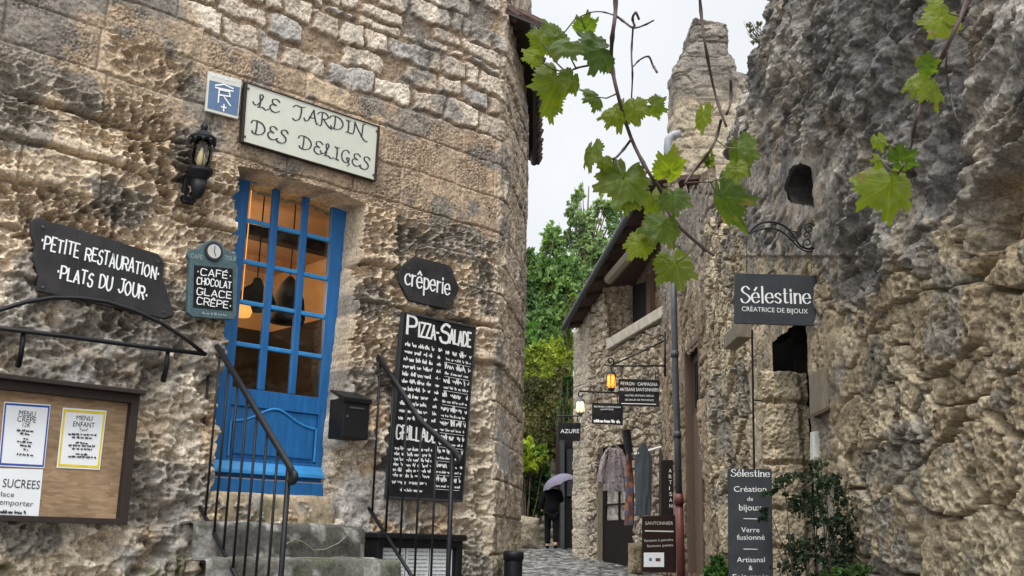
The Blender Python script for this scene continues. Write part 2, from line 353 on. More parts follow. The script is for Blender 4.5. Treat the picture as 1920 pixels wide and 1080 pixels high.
def write(mb, F, font, text, A, B, hpx, w, thin=.1, thick=.1, ang=0., jit=0., m=0, gap=.16, dash=None):
    """letters along the baseline that runs from photo point A to B of frame F, cap height hpx"""
    a = F.uv(*A, w); b = F.uv(*B, w); h = np.linalg.norm(F.uv(A[0], A[1] - hpx, w) - a)
    ex = (b - a); L = np.linalg.norm(ex); ex = ex / L; ey = np.array([-ex[1], ex[0]]); ey = np.array([0, 1.]) * .7 + ey * .3
    tot = sum(font[c][0] + gap for c in text) - gap; k = L / tot; x = 0
    for c in text:
        adv, strokes = font[c]; jy = rnd.uniform(-jit, jit); js = 1 + rnd.uniform(-jit, jit)
        for sm, pts in strokes:
            q = catmull(pts) if sm else [p for i in range(len(pts) - 1) for p in [pts[i], tuple((np.array(pts[i]) + np.array(pts[i + 1])) / 2)]] + [pts[-1]]
            if sm: ribbon(mb, F, [a + ex * (x + px) * k + ey * (py * js + jy) * h for px, py in q], w, thin * h, thick * h, ang, m)
            else:
                for i in range(len(pts) - 1): ribbon(mb, F, [a + ex * (x + px) * k + ey * (py * js + jy) * h for px, py in (pts[i], pts[i + 1])], w, thin * h, thick * h, ang, m)
        x += adv + gap
def write_sans(mb, F, text, A, B, hpx, w, m=0):
    c = bpy.data.curves.new('t', 'FONT'); c.body = text; c.size = 1; c.resolution_u = 3
    o = bpy.data.objects.new('t', c); COL.objects.link(o); me = bpy.data.meshes.new_from_object(o.evaluated_get(bpy.context.evaluated_depsgraph_get()))
    bpy.data.objects.remove(o); n = len(me.vertices); v = np.empty(n * 3); me.vertices.foreach_get('co', v); v = v.reshape(-1, 3)
    a = F.uv(*A, w); b = F.uv(*B, w); h = np.linalg.norm(F.uv(A[0], A[1] - hpx, w) - a) / .73
    x0, x1 = v[:, 0].min(), v[:, 0].max()
    vs = [F.p(*(a + (b - a) * (p[0] - x0) / (x1 - x0) + np.array([0, p[1] * h])), w) for p in v]
    fs = [tuple(p.vertices) for p in me.polygons]; mb.add(vs, fs, m); bpy.data.meshes.remove(me)
def scribble(mb, F, A, B, hpx, w, thick=.0025, m=0, seed=0, words=True):
    """an illegible hand-written line: little up-and-down marks between A and B"""
    r = random.Random(seed); a = F.uv(*A, w); b = F.uv(*B, w); h = np.linalg.norm(F.uv(A[0], A[1] - hpx, w) - a); L = np.linalg.norm(b - a); ex = (b - a) / L; x = 0
    while x < L:
        n = r.randint(6, 15); pts = []
        for i in range(n):
            pts.append(a + ex * x + np.array([0, (r.choice((.5, .55, .6, .6, 1)) if i % 2 == 0 else r.choice((0, .05, .1, .3))) * h])); x += h * r.choice((.02, .12, .2, .26))
            if x > L: break
        if len(pts) > 1:
            for i in range(len(pts) - 1): ribbon(mb, F, pts[i:i + 2], w, thick * .7, thick * 1.1, .6, m)
        x += h * r.uniform(.3, .8)
def letters(name, mat, parent, *fns):
    for fn in fns: mb = MB(); fn(mb); o = mb.build(name, mat, parent)
    return o

# ------------------------------------------------------------------ frames of the place
_a = math.atan2(*ray(3150, 1070)[:2])
LD = np.array([math.sin(_a), math.cos(_a), 0]); LN = np.array([LD[1], -LD[0], 0])
_r = ray(430, 620); LP = EYE + _r * 7.2 / _r[1]; LP[2] = 0
LF = Frame(LP, LD)                     # front of the left house: u along the wall, v = height, w = out of the wall
RF = Frame((3.0, 0, 0), (0, 1, 0), n=(-1, 0, 0))      # the right hand wall along the alley
def face(y): return Frame((0, y, 0), (1, 0, 0), n=(0, -1, 0))   # a plane facing back down the alley
def ground_z(x, y):
    y = np.asarray(y, float); return np.where(y < 3, 0, np.where(y < 27, .0605 * (y - 3), 1.45 + .03 * (np.minimum(y, 60) - 27)))
# ================================================================== GROUND
def ground():
    xs = np.concatenate([np.linspace(-60, -2.2, 40), np.arange(-2, 5, .05), np.linspace(5.2, 60, 40)])
    ys = np.concatenate([np.linspace(-12, 7, 40), np.arange(7.2, 17.5, .09), np.arange(17.5, 29, .035), np.linspace(29.2, 120, 60)])
    X, Y = np.meshgrid(xs, ys, indexing='ij'); Z = ground_z(X, Y)
    wx = X + .05 * (fbm(X * 6, Y * 6, 2, 3) - .5)
    f1, f2, i = worley(wx / .11, Y / .15, 4); st = sstep(.02, .25, f2 - f1)
    pav = (X > -2.2) & (X < 5.1) & (Y > 7) & (Y < 29.1)
    Z = Z + pav * (.022 * st - .02 + .012 * (i - .5)) + .05 * (fbm(X * .7, Y * .7, 3, 8) - .5)
    t = (i[..., None] * .9 + .1 * fbm(X * 3, Y * 3, 3, 2)[..., None])
    c = lerp(np.array([.045, .043, .04]), np.array([.36, .35, .33]), t ** 1.8); c = lerp(np.array([.04, .038, .033]), c, st[..., None])
    P = np.stack([X, Y, Z], -1)
    return sheet('cobbled_street', P, c, M['cobble'], kind='structure', label='wet grey cobbled lane climbing between the stone houses')
ground()

# ================================================================== LEFT HOUSE
house = thing('stone_house', 'weathered tan stone house with blue glazed door, on the left of the lane', 'house', LF.p(.5, .2, -.3))
OPEN = [(0.0, 1.86), (0.0, 3.6), (-.03, 4.22), (.2, 4.25), (.5, 4.235), (.85, 4.24), (1.09, 4.21), (1.07, 3.6), (1.02, 2.6), (1.0, 1.86)]
UC = 2.50                                        # where the front turns the corner
def left_wall():
    # plan of the wall: front, rounded corner, flank along the lane
    us = np.concatenate([np.linspace(-5, -3.5, 20), np.arange(-3.45, -2.035, .014), np.arange(-2.03, -.06, .0085), np.arange(-.06, .04, .003), np.arange(.04, .95, .0085), np.arange(.95, 1.12, .0024), np.arange(1.12, UC, .0085)])
    pts = [LF.p(u, 0, 0) for u in us]; hd = [_a] * len(us); h = _a; p = LF.p(UC, 0, 0); uu = list(us); ua = UC
    h0 = _a
    for k in range(330):
        d = .006 if k < 60 else .012
        h1 = R_(8) if k < 150 else R_(.8)
        h = h + np.clip(h1 - h, -R_(2.5), R_(2.5)) * (1 if h > R_(20) else .12); p = p + np.array([math.sin(h), math.cos(h), 0]) * d; ua += d
        pts.append(p.copy()); hd.append(h); uu.append(ua)
    pts = np.array(pts); hd = np.array(hd); uu = np.array(uu); N = np.stack([np.cos(hd), -np.sin(hd), 0 * hd], -1)
    zs = np.concatenate([np.linspace(0, 1.2, 40), np.arange(1.21, 4.12, .0088), np.arange(4.12, 4.3, .003), np.arange(4.3, 6.75, .0088), np.linspace(6.8, 9, 40)])
    U, Z = np.meshgrid(uu, zs, indexing='ij')
    n1 = fbm(U * 3, Z * 3, 4, 1) - .5; n2 = fbm(U * 9, Z * 9, 4, 2) - .5; n3 = fbm(U * 30, Z * 30, 3, 6) - .5; n4 = fbm(U * 75, Z * 75, 2, 7) - .5
    flank = sstep(UC - .06, UC + .05, U)
    # --- zone masks
    rub = sstep(-.06, .06, Z - (5.14 + .5 * sstep(-.35, -.75, U) + .1 * n1) + .0 * U)
    low = sstep(.1, -.1, Z - (2.95 + .5 * n1 + .12 * np.sin(U * 3)))
    alv = sstep(-.12, .12, (4.27 + .12 * sstep(-.2, -.8, U) * 2.2 - .06 * sstep(1.2, 1.5, U) + .3 * n1 - .05) - Z) * (1 - low * .55)
    alv = np.maximum(alv, .75 * sstep(.0, .25, fbm(U * 1.3 + 4, Z * 1.8, 3, 31) - .5) * (1 - rub) * sstep(5.0, 4.8, Z) * sstep(.0, -.5, U))
    flk = flank
    # --- courses
    cs = [1.5, 1.82, 2.12, 2.45, 2.78, 3.1, 3.42, 3.73, 4.0, 4.29, 4.61, 4.93, 5.2, 5.52, 5.85, 6.2, 6.5]
    dj, bid = blocks(U + .02 * n1, Z + .04 * n1 + .02 * n2, cs, .32, .8, 3)
    jw = .004 + .010 * fbm(U * 5, Z * 5, 2, 12)
    joint = 1 - sstep(.2, 1.2, dj / jw)
    ash = -.024 * joint + .012 * (bid - .5) + .008 * n1 + .010 * n2 + .011 * n3 + .012 * n4
    pit = worley(U / .022, Z / .018, 14)[0]; ash -= .018 * (1 - sstep(.1, .36, pit)) * sstep(.45, .62, fbm(U * 4, Z * 4, 3, 15))
    diag = np.abs(((U * .8 + Z * 1.1) / .03) % 1 - .5); ash += .006 * diag * (bid > .55)
    # --- honeycomb weathering
    wu = U + .05 * (fbm(U * 8, Z * 8, 3, 21) - .5); wz = Z + .045 * (fbm(U * 8 + 9, Z * 8, 3, 22) - .5) + .02 * n1
    f1, f2, i1 = worley(wu / .082, wz / .05, 23); q1, q2, iq = worley(wu / .125 + 2, wz / .07, 63); qb = bid > .56; f1, f2, i1 = np.where(qb, q1, f1), np.where(qb, q2, f2), np.where(qb, iq, i1); g1, g2, _ = worley(wu / .038 + 3, wz / .028, 24)
    dp = fbm(U * 2.4, Z * 2.8, 3, 25); amp = (.5 + .8 * sstep(.34, .6, dp)) * (.5 + .8 * sstep(.1, .6, bid))
    hon = -(.085 * sstep(.06, .30, f2 - f1) * (.3 + 1.0 * i1) + .024 * sstep(.04, .5, g2 - g1)) * amp
    ledge = .05 * (1 - sstep(0, .05, np.abs(dj - .02))) * sstep(.5, .62, fbm(U * 1.7, Z * 6, 2, 27))
    crev = -.10 * np.exp(-((Z - 4.285 - .03 * n1) / .022) ** 2) * sstep(-.15, -.4, U) * sstep(-1.8, -1.4, U)
    for zc, s_ in ((3.1, 1), (3.42, 2), (3.73, 3), (4.0, 4), (4.61, 5)):
        on_ = sstep(.47, .56, fbm(U * 1.3 + 5 * s_, Z * 0 + s_, 3, 61)) * alv
        crev = crev - .085 * np.exp(-((Z - zc - .05 * n1 - .02 * n2) / .02) ** 2) * on_ + .035 * np.exp(-((Z - zc - .05 - .05 * n1) / .035) ** 2) * on_
    hon = hon + .7 * ledge + .02 * (bid - .5) - .034 * joint + .03 * n1 + .035 * n3 + .03 * n2 + .02 + .014 * n4
    # --- rubble masonry with mortar
    ru = U + .06 * (fbm(U * 5, Z * 5, 2, 33) - .5); rz = Z + .06 * (fbm(U * 5 + 5, Z * 5, 2, 34) - .5) + .03 * np.sin(U * 2.3)
    rcs = [4.6]; rr_ = random.Random(5)
    while rcs[-1] < 9.2: rcs.append(rcs[-1] + rr_.uniform(.09, .22))
    rj, ri = blocks(ru + .05 * n2, rz + .04 * n2 + .02 * n1, rcs, .12, .46, 35); row = np.searchsorted(np.array(rcs), rz).astype(float)
    rw = .006 + .02 * _h(np.floor(ri * 9999), row, 8); sm = sstep(0, .010, rj - rw + .032 * (fbm(U * 16, Z * 16, 3, 36) - .5) + .02 * n2); pres = (ri > .1)
    st = sm * pres
    rubh = -.036 + st * (.034 + .03 * (_h(np.floor(ri * 9999), row * 0, 3) - .3)) + .022 * n2 + .022 * n3 + .015 * n1 + .014 * n4
    # --- lower mixed rubble, mortar patches
    b1, b2, bi = worley(ru / .33, rz / .22, 45, .85); bm_ = sstep(.05, .28, b2 - b1 + .2 * (fbm(U * 14, Z * 14, 3, 46) - .5))
    fl = ridged(U * 7, Z * 7, 4, 47)
    lowh = -.035 + bm_ * (.05 * (bi - .2)) + .13 * (fl - .62) + .06 * n2 + .055 * n3 + .022 * n4 - .035 * (1 - sstep(.12, .4, worley(wu / .07, wz / .055, 62)[0]))
    lowh -= .10 * sstep(.57, .66, fbm(U * 4.2, Z * 4.6, 3, 48))
    H = lerp(ash, hon, alv); H = H + crev; H = lerp(H, lowh, low); H = lerp(H, rubh, rub)
    H = np.where(H > .0, .024 * np.tanh(H / .024), H)
    # flank & corner: quoins, upright cracks
    dq, qid = blocks(U * .6, Z + .03 * n1, cs, .5, .9, 9)
    H = lerp(H, -.03 * (1 - sstep(0, .014, dq)) + .03 * (qid - .5) + .02 * n1 + .035 * n2 + .025 * n3 - .03 * sstep(.52, .66, fbm(U * 22, Z * 7, 3, 49)), flk * (1 - .5 * rub))
    # --- colours of the stone itself
    v = lambda *c: np.array(c)
    ca = lerp(v(.28, .215, .155), v(.44, .345, .24), bid[..., None]); pink = sstep(.5, .65, fbm(U * 2.2, Z * 2.2, 3, 51))[..., None]; ca = lerp(ca, v(.40, .265, .185), pink * .25); ca = lerp(ca, v(.44, .37, .29), joint[..., None] * .55)
    ch = lerp(v(.37, .295, .215), v(.57, .47, .345), fbm(U * 4, Z * 4, 4, 52)[..., None] * 1.3 - .15)
    tone = _h(np.floor(ri * 9999), row * 0, 5)[..., None]
    cst = lerp(v(.36, .30, .24), v(.70, .625, .52), tone); cst = lerp(cst, v(.27, .265, .26), (tone > .78) * .8)
    cr = lerp(v(.26, .195, .135) + .05 * n2[..., None], cst, st[..., None])
    cl = lerp(v(.36, .30, .22), v(.56, .50, .41), fbm(U * 5, Z * 5, 4, 53)[..., None] * 1.4 - .2); cl = lerp(cl, v(.44, .32, .2), sstep(.53, .66, fbm(U * 3, Z * 3, 3, 54))[..., None] * .7)
    C = lerp(ca, ch, alv[..., None]); C = lerp(C, cl, low[..., None]); C = lerp(C, cr, rub[..., None])
    cf = lerp(v(.30, .245, .185), v(.5, .43, .34), fbm(U * 6, Z * 2.5, 4, 58)[..., None] * 1.5 - .25); C = lerp(C, cf, flk[..., None])
    lich = sstep(.5, .58, fbm(U * 2.6, Z * 3.2, 5, 55) + .28 * sstep(-.7, -1.7, U) * sstep(3.9, 4.9, Z) - .06)[..., None]; C = lerp(C, v(.165, .16, .148), lich * .72)
    grey = np.maximum(sstep(.6, .72, fbm(U * 2.1 + 3, Z * 2.1, 4, 56)) * sstep(3.1, 2.4, Z), .9 * np.exp(-(((U + .18) / .16) ** 2 + ((Z - 1.62) / .3) ** 2) * 1.6)); grey = np.maximum(grey, sstep(.25, .5, np.exp(-(((U - 1.17) / .16) ** 2 + ((Z - 1.78) / .34) ** 2)) + .5 * n1 + .3 * n2))[..., None]; C = lerp(C, v(.33, .32, .305), grey * .85)
    H = lerp(H, -.01 + .015 * n2 + .015 * n1, grey[..., 0] * .8)
    moss = (sstep(.55, .7, fbm(U * 6, Z * 5, 4, 57)) * sstep(1.75, 1.4, Z))[..., None]; C = lerp(C, v(.10, .12, .05), moss * .6)
    streak = (sstep(.5, .68, fbm(U * 7, Z * .7, 3, 60)) * sstep(4.8, 5.8, Z))[..., None]; C = lerp(C, v(.2, .185, .165), streak * .25)
    # --- the door opening
    wob = .022 * n2 + .006 * n3
    # signed distance to the opening (approx) : inside negative
    sd = np.full(U.shape, -9.)
    n = len(OPEN)
    dmin = np.full(U.shape, 9.)
    near = (U > -.6) & (U < 1.7) & (Z > 1.4) & (Z < 4.8)
    x, z = U[near], Z[near]; dm = np.full(x.shape, 9.)
    for k in range(n):
        (x1, y1), (x2, y2) = OPEN[k], OPEN[(k + 1) % n]; t = np.clip(((x - x1) * (x2 - x1) + (z - y1) * (y2 - y1)) / ((x2 - x1) ** 2 + (y2 - y1) ** 2), 0, 1)
        dm = np.minimum(dm, np.hypot(x - x1 - t * (x2 - x1), z - y1 - t * (y2 - y1)))
    ins = inpoly(x, z, OPEN); dmin[near] = np.where(ins, -dm, dm); dmin = dmin + wob
    rev = sstep(.006, -.016, dmin); H = H * (1 - rev) - .42 * rev
    keep = ~(dmin < -.034)
    kf = keep[:-1, :-1] | keep[1:, :-1] | keep[:-1, 1:] | keep[1:, 1:]
    P = pts[:, None, :] + N[:, None, :] * H[..., None]; P[..., 2] = Z
    return sheet('wall', P, C, M['stone'], house, kf)
left_wall()

# roof over the flank: boards below, tiles above
def eave():
    E = Frame((0, 0, 0), (0, 1, 0), n=(-1, 0, 0)); mb = MB()
    y0, y1 = 8.95, 12.6; x0, x1, z1 = -.55, .315, 6.33
    def pt(x, y): return np.array([x + .0245 * (y - 12.6), y, z1 + (x1 - x) * .42])
    mb.add([pt(x0, y0), pt(x1 - .05, y0), pt(x1 - .05, y1), pt(x0, y1)] + [pt(x, y) + np.array([0, 0, .03]) for x, y in ((x0, y0), (x1 - .05, y0), (x1 - .05, y1), (x0, y1))], [(3, 2, 1, 0), (4, 5, 6, 7), (0, 1, 5, 4), (1, 2, 6, 5), (2, 3, 7, 6), (3, 0, 4, 7)])
    b = mb.build('eave_board', M['framewood'], house)
    mt = MB(); y = y0
    while y < y1 - .05:
        for x in np.arange(x1 + .01, x0, -.22):
            q = pt(x, y + .07) + np.array([0, 0, .05]); e = pt(x - .26, y + .07) + np.array([0, 0, .085]); j = np.array([rnd.uniform(-.012, .012), rnd.uniform(-.01, .01), rnd.uniform(-.012, .012)])
            mt.tube([q + j, e], [.066, .058], 8)
        y += .155
    mt.build('roof_tile_courses', M['tile'], house, smooth=False)
    g = MB(); g.tube([pt(x1 - .07, y0), pt(x1 - .07, y1)], .045, 10); g.build('gutter', M['iron'], house)
eave()
# gable roof slabs and far walls so that the house is a closed body
mb = MB(); mb.add([LF.p(-5, 0, -.3), LF.p(-5, 9, -.3), (-6.5, 12.5, 9), (-6.5, 12.5, 0), (.05, 12.6, 0), (.05, 12.6, 6.6)], [(0, 1, 2, 3), (3, 2, 5, 4)]); mb.build('rear_wall', M['lwood'], house)
mb = MB(); mb.add([LF.p(-5, 9.0, -.1), LF.p(UC - .1, 7.5, -.1), (-.3, 12.5, 6.6), (-6.5, 12.5, 9.0)], [(0, 1, 2, 3)]); mb.build('roof', M['tile'], house)

# ---- the blue door
WD = -.27
def G(px, py): return LF.uv(px, py, WD)
gx = [G(x, y)[0] for x, y in ((467, 380), (512, 390), (525, 392), (568, 402), (580, 405), (623, 416))]
ztop = (G(490, 347)[1] + G(600, 375)[1]) / 2
zr = [ztop] + [G(x, y)[1] for x, y in ((463, 411), (457, 488), (451, 564), (444, 643), (436, 725))]
z0 = 1.905; zleaf = G(404, 893)[1]
ue = gx[5] + .155
fr = MB(); fr.box(LF, -.05, .075, z0, ztop + .13, WD - .07, WD + .035); fr.box(LF, ue + .012, ue + .065, z0, ztop + .13, WD - .07, WD + .035); fr.box(LF, .075, ue + .012, ztop + .07, ztop + .13, WD - .068, WD + .032)
fr.box(LF, .075, ue + .012, z0, zleaf - .008, WD - .062, WD + .042)
fr.build('door_frame', M['blue'], house, bevel=.004)
dl = MB(); T0, T1 = WD - .05, WD - .005
dl.box(LF, .078, gx[0], zleaf, ztop + .066, T0, T1); dl.box(LF, gx[5], ue + .01, zleaf, ztop + .066, T0, T1)
dl.box(LF, gx[0], gx[5], ztop, ztop + .066, T0, T1 - .002); dl.box(LF, gx[0], gx[5], zr[5] - .13, zr[5], T0, T1 - .002); dl.box(LF, gx[0], gx[5], zleaf, zleaf + .14, T0, T1 - .002)
door = dl.build('door', M['blue'], house, bevel=.003)
mv = [MB(), MB()]
mv[0].box(LF, gx[1], gx[2], zr[5], ztop, WD - .045, WD - .008); mv[1].box(LF, gx[3], gx[4], zr[5], ztop, WD - .045, WD - .008)
for m_ in mv: m_.build('muntin', M['blue'], door, bevel=.008)
for k in range(1, 5):
    m_ = MB()
    for a, b in ((gx[0], gx[1]), (gx[2], gx[3]), (gx[4], gx[5])): m_.box(LF, a, b, zr[k] - .017, zr[k] + .017, WD - .043, WD - .011)
    m_.build('muntin', M['bluelite'], door, bevel=.007)
gm, t, b = newmat('door_glass'); g1 = nd(t, 'ShaderNodeBsdfGlossy', i_Roughness=.03); g2 = nd(t, 'ShaderNodeBsdfTransparent'); g2.inputs[0].default_value = (.9, .92, .9, 1); fs_ = nd(t, 'ShaderNodeFresnel', i_IOR=1.42); mi = nd(t, 'ShaderNodeMixShader')
t.links.new(fs_.outputs[0], mi.inputs[0]); t.links.new(g2.outputs[0], mi.inputs[1]); t.links.new(g1.outputs[0], mi.inputs[2]); t.links.new(mi.outputs[0], t.nodes['Material Output'].inputs['Surface']); M['glass'] = gm
for r_ in range(5):
    for c_ in range(3):
        m_ = MB(); zb = zr[r_ + 1] + (.017 if r_ < 4 else 0); zt = zr[r_] - (.017 if r_ else 0)
        m_.box(LF, gx[2 * c_], gx[2 * c_ + 1], zb, zt, WD - .032, WD - .028); m_.build('glass_pane', M['glass'], door)
# lower panel with its arched top moulding
pz0, pz1 = zleaf + .14, zr[5] - .13; m_ = MB(); m_.box(LF, gx[0], gx[5], pz0, pz1, WD - .043, WD - .022)
pw = gx[5] - gx[0]; prof = [(t_, .12 * (math.exp(-((t_ - .5) / .27) ** 2))) for t_ in np.linspace(0, 1, 33)]
top = [(gx[0] + .03 + t_ * (pw - .06), pz1 - .13 + q) for t_, q in prof]
m_.prism(LF, [(gx[0] + .03, pz0 + .03), (gx[5] - .03, pz0 + .03)] + top[::-1], WD - .025, WD - .008); m_.build('lower_panel', M['blue'], door, bevel=.008)
m_ = MB(); m_.tube([LF.p(*p, WD - .007) for p in [(gx[0] + .012, pz0 + .015)] + [(gx[0] + .012, top[0][1] + .012)] + [(a, b_ + .014) for a, b_ in top] + [(gx[5] - .012, top[-1][1] + .012), (gx[5] - .012, pz0 + .015)]], .009, 6); m_.build('panel_moulding', M['bluelite'], door)
m_ = MB(); m_.prism(Frame(LF.p(.0, 0, 0), LN, n=-LD), [(WD - .007, zleaf + .03), (WD + .05, zleaf + .03), (WD + .045, zleaf + .055), (WD + .01, zleaf + .1), (WD - .007, zleaf + .12)], -(ue - .01), -.09); m_.build('weather_bar', M['bluelite'], door, bevel=.004)
m_ = MB(); m_.box(LF, .06, ue + .012, zleaf - .0095, zleaf - .0005, WD - .05, WD + .025); m_.build('threshold_strip', pm('pale_metal', (.5, .47, .4), .4, .3), house)

# ---- room behind the door
room = MB(); ceil = 4.42
WB = -3.4
RM = [pm('warm_plaster', (.6, .42, .25), .9, 0, .15, 3), pm('ceiling_boards', (.50, .32, .20), .8, 0, .25, 9, stretch=(1, 8, 1)), pm('dark_panelling', (.03, .024, .02), .7, 0, .3, 5)]
def q4(a, b, c, d, m): room.add([a, b, c, d], [(0, 1, 2, 3)], m)
q4(LF.p(-1.3, 1.7, WB), LF.p(2.2, 1.7, WB), LF.p(2.2, 3.78, WB), LF.p(-1.3, 3.78, WB), 2)
q4(LF.p(-1.3, 3.78, WB), LF.p(2.2, 3.78, WB), LF.p(2.2, ceil, WB), LF.p(-1.3, ceil, WB), 0)
q4(LF.p(-1.3, ceil, WB), LF.p(2.2, ceil, WB), LF.p(2.2, ceil, -.41), LF.p(-1.3, ceil, -.41), 1)
q4(LF.p(-1.3, 1.7, WB), LF.p(2.2, 1.7, WB), LF.p(2.2, 1.7, -.41), LF.p(-1.3, 1.7, -.41), 2)
for u_ in (-1.3, 2.2):
    q4(LF.p(u_, 1.7, WB), LF.p(u_, 3.78, WB), LF.p(u_, 3.78, -.41), LF.p(u_, 1.7, -.41), 2); q4(LF.p(u_, 3.78, WB), LF.p(u_, ceil, WB), LF.p(u_, ceil, -.41), LF.p(u_, 3.78, -.41), 0)
room.build('interior_shell', RM, house)
for w_ in (-1.9, -2.8):
    m_ = MB(); m_.box(LF, -1.28, 2.18, ceil - .09, ceil - .004, w_ - .06, w_ + .06); m_.build('ceiling_beam', RM[1], house)
m_ = MB(); m_.box(LF, -1.28, 2.18, ceil - .36, ceil - .26, -1.15, -1.02); m_.build('tie_beam', M['framewood'], house)
c = LF.hit(480, 556, -.75)
pl = thing('pendant_lamp', 'black dome pendant lamp seen through the glass of the blue door', 'lamp', c)
m_ = MB(); m_.lathe(c - np.array([0, 0, .1]), [(.165, 0), (.16, .06), (.12, .15), (.05, .2), (.03, .25)], 20); m_.build('lamp_shade', M['black'], pl, smooth=True)
m_ = MB(); m_.tube([c + np.array([0, 0, .14]), (c[0], c[1], ceil)], .006, 6); m_.build('cord', M['black'], pl)
c = LF.hit(540, 575, -.9); m_ = MB(); m_.lathe(c - np.array([0, 0, .14]), [(.14, 0), (.15, .05), (.13, .2), (.07, .34), (.02, .4)], 18); m_.tube([c + np.array([0, 0, .25]), (c[0], c[1], ceil)], .006, 6)
o = m_.build('lampshade', M['black'], None, smooth=True, label='tall dark hood lamp hanging behind the middle panes of the blue door', cat='lamp')
c = LF.hit(452, 581, -.42); m_ = MB(); m_.lathe(c - np.array([0, 0, .05]), [(.07, 0), (.085, .04), (.06, .1), (.03, .12)], 16); m_.tube([c + np.array([0, 0, .06]), (c[0], c[1], ceil)], .004, 6)
m_.build('paper_lamp', emit('orange_shade', (1, .42, .1), 1.2), None, smooth=True, label='small glowing orange lamp just behind the left edge of the blue door', cat='lamp')
for (u_, z_, w_, e_) in ((.3, 3.85, -2.2, 60), (.6, 3.6, -1.1, 12)):
    l = bpy.data.lights.new('room_lamp', 'POINT'); l.energy = e_; l.color = (1, .62, .32); l.shadow_soft_size = .12; o = bpy.data.objects.new('room_lamp', l); o.location = LF.p(u_, z_, w_); COL.objects.link(o)

# ---- steps
def rough_block(name, parent, u0, u1, z0, z1, w0, w1, seed, base=(.15, .14, .125), d=.04):
    """worn stone block in the wall frame: a rounded box whose faces are eroded by noise"""
    nu, nv = max(8, int((u1 - u0) / .02)), max(8, int((w1 - w0 + z1 - z0) / .018))
    per = [(w0, z1)]; prof = []
    L1, L2 = w1 - w0, z1 - z0; r = min(.03, L2 * .3)
    for t_ in np.linspace(0, 1, nv):
        s_ = t_ * (L1 + L2)
        prof.append((w0 + s_, z1) if s_ < L1 else (w1, z1 - (s_ - L1)))
    prof = np.array(prof); dc = np.abs(np.linspace(0, L1 + L2, nv) - L1)
    nrm = np.where((np.linspace(0, L1 + L2, nv) < L1)[:, None], [[0, 1.]], [[1., 0]]); bl = np.exp(-(dc / r) ** 2)[:, None]; nrm = nrm * (1 - bl) + bl * np.array([[.707, .707]])
    us = np.linspace(u0, u1, nu); U, K = np.meshgrid(us, np.arange(nv), indexing='ij')
    W = prof[K, 0]; Z = prof[K, 1]; s_ = W - Z
    n = (fbm(U * 6, s_ * 6, 4, seed) - .5) * d * 2 + (fbm(U * 25, s_ * 25, 3, seed + 1) - .5) * d * .6 - r * .45 * np.exp(-(dc[K] / r) ** 2)
    e = np.exp(-np.minimum(U - u0, u1 - U) / .02) * .02
    W = W + (n - e) * nrm[K, 0]; Z = Z + (n - e) * nrm[K, 1]
    P = LF.o + LF.dx * U[..., None] + LF.n * W[..., None]; P = P + np.stack([0 * Z, 0 * Z, Z], -1)
    C = np.array(base) * (.6 + .8 * fbm(U * 4, s_ * 4, 4, seed + 2))[..., None]; C = lerp(C, np.array([.09, .105, .05]), sstep(.52, .68, fbm(U * 5, s_ * 5, 4, seed + 3))[..., None] * .6)
    C = lerp(C, np.array([.42, .40, .37]), sstep(.6, .68, fbm(U * 7, s_ * 7, 4, seed + 4))[..., None] * .6)
    o = sheet(name, P, C, M['concrete'], parent)
    m_ = MB(); m_.box(LF, u0 + .03, u1 - .03, z0, z1 - .05, w0, w1 - .06)
    me = o.data; return o
steps = thing('stone_steps', 'worn grey stone steps with black railings leading up to the blue door', 'steps', LF.p(.5, .2, .6))
rough_block('threshold_stone', steps, -.02, 1.0, 1.69, 1.903, -.3, -.02, 3, (.42, .33, .22), .008)
zt = [1.70, 1.47, 1.24, 1.01, .78, .55]
wt = [.20, .48, .78, 1.08, 1.38, 1.68]; wprev = -.05
for k in range(6):
    rough_block('step', steps, -.22 - .03 * k, 1.13 + .1 * (k > 0) + .03 * k, zt[k] - .26, zt[k] + (.0 if k else -.005), wprev - .03, wt[k], 20 + 7 * k, (.105, .10, .088) if k % 2 == 0 else (.15, .142, .12), .014); wprev = wt[k] - .02
# string wall under the flight
m_ = MB(); 
for u_ in (-.3, 1.3): m_.prism(Frame(LF.p(u_, 0, 0), LN, n=-LD), [(-.05, .1), (1.66, .1), (1.66, .42), (.6, 1.15), (-.05, 1.15)], -.05, .05)
m_.build('side_wall', M['lwood'], steps)
# cracked render line across the riser
m_ = MB(); pts = [LF.p(*LF.uv(x, y, .225), .225) for x, y in ((536, 1020), (552, 1012), (568, 1016), (588, 1032), (610, 1030), (636, 1018), (655, 1000), (662, 990))]; m_.tube(pts, .005, 6); m_.build('mortar_line', M['lwood'], steps)

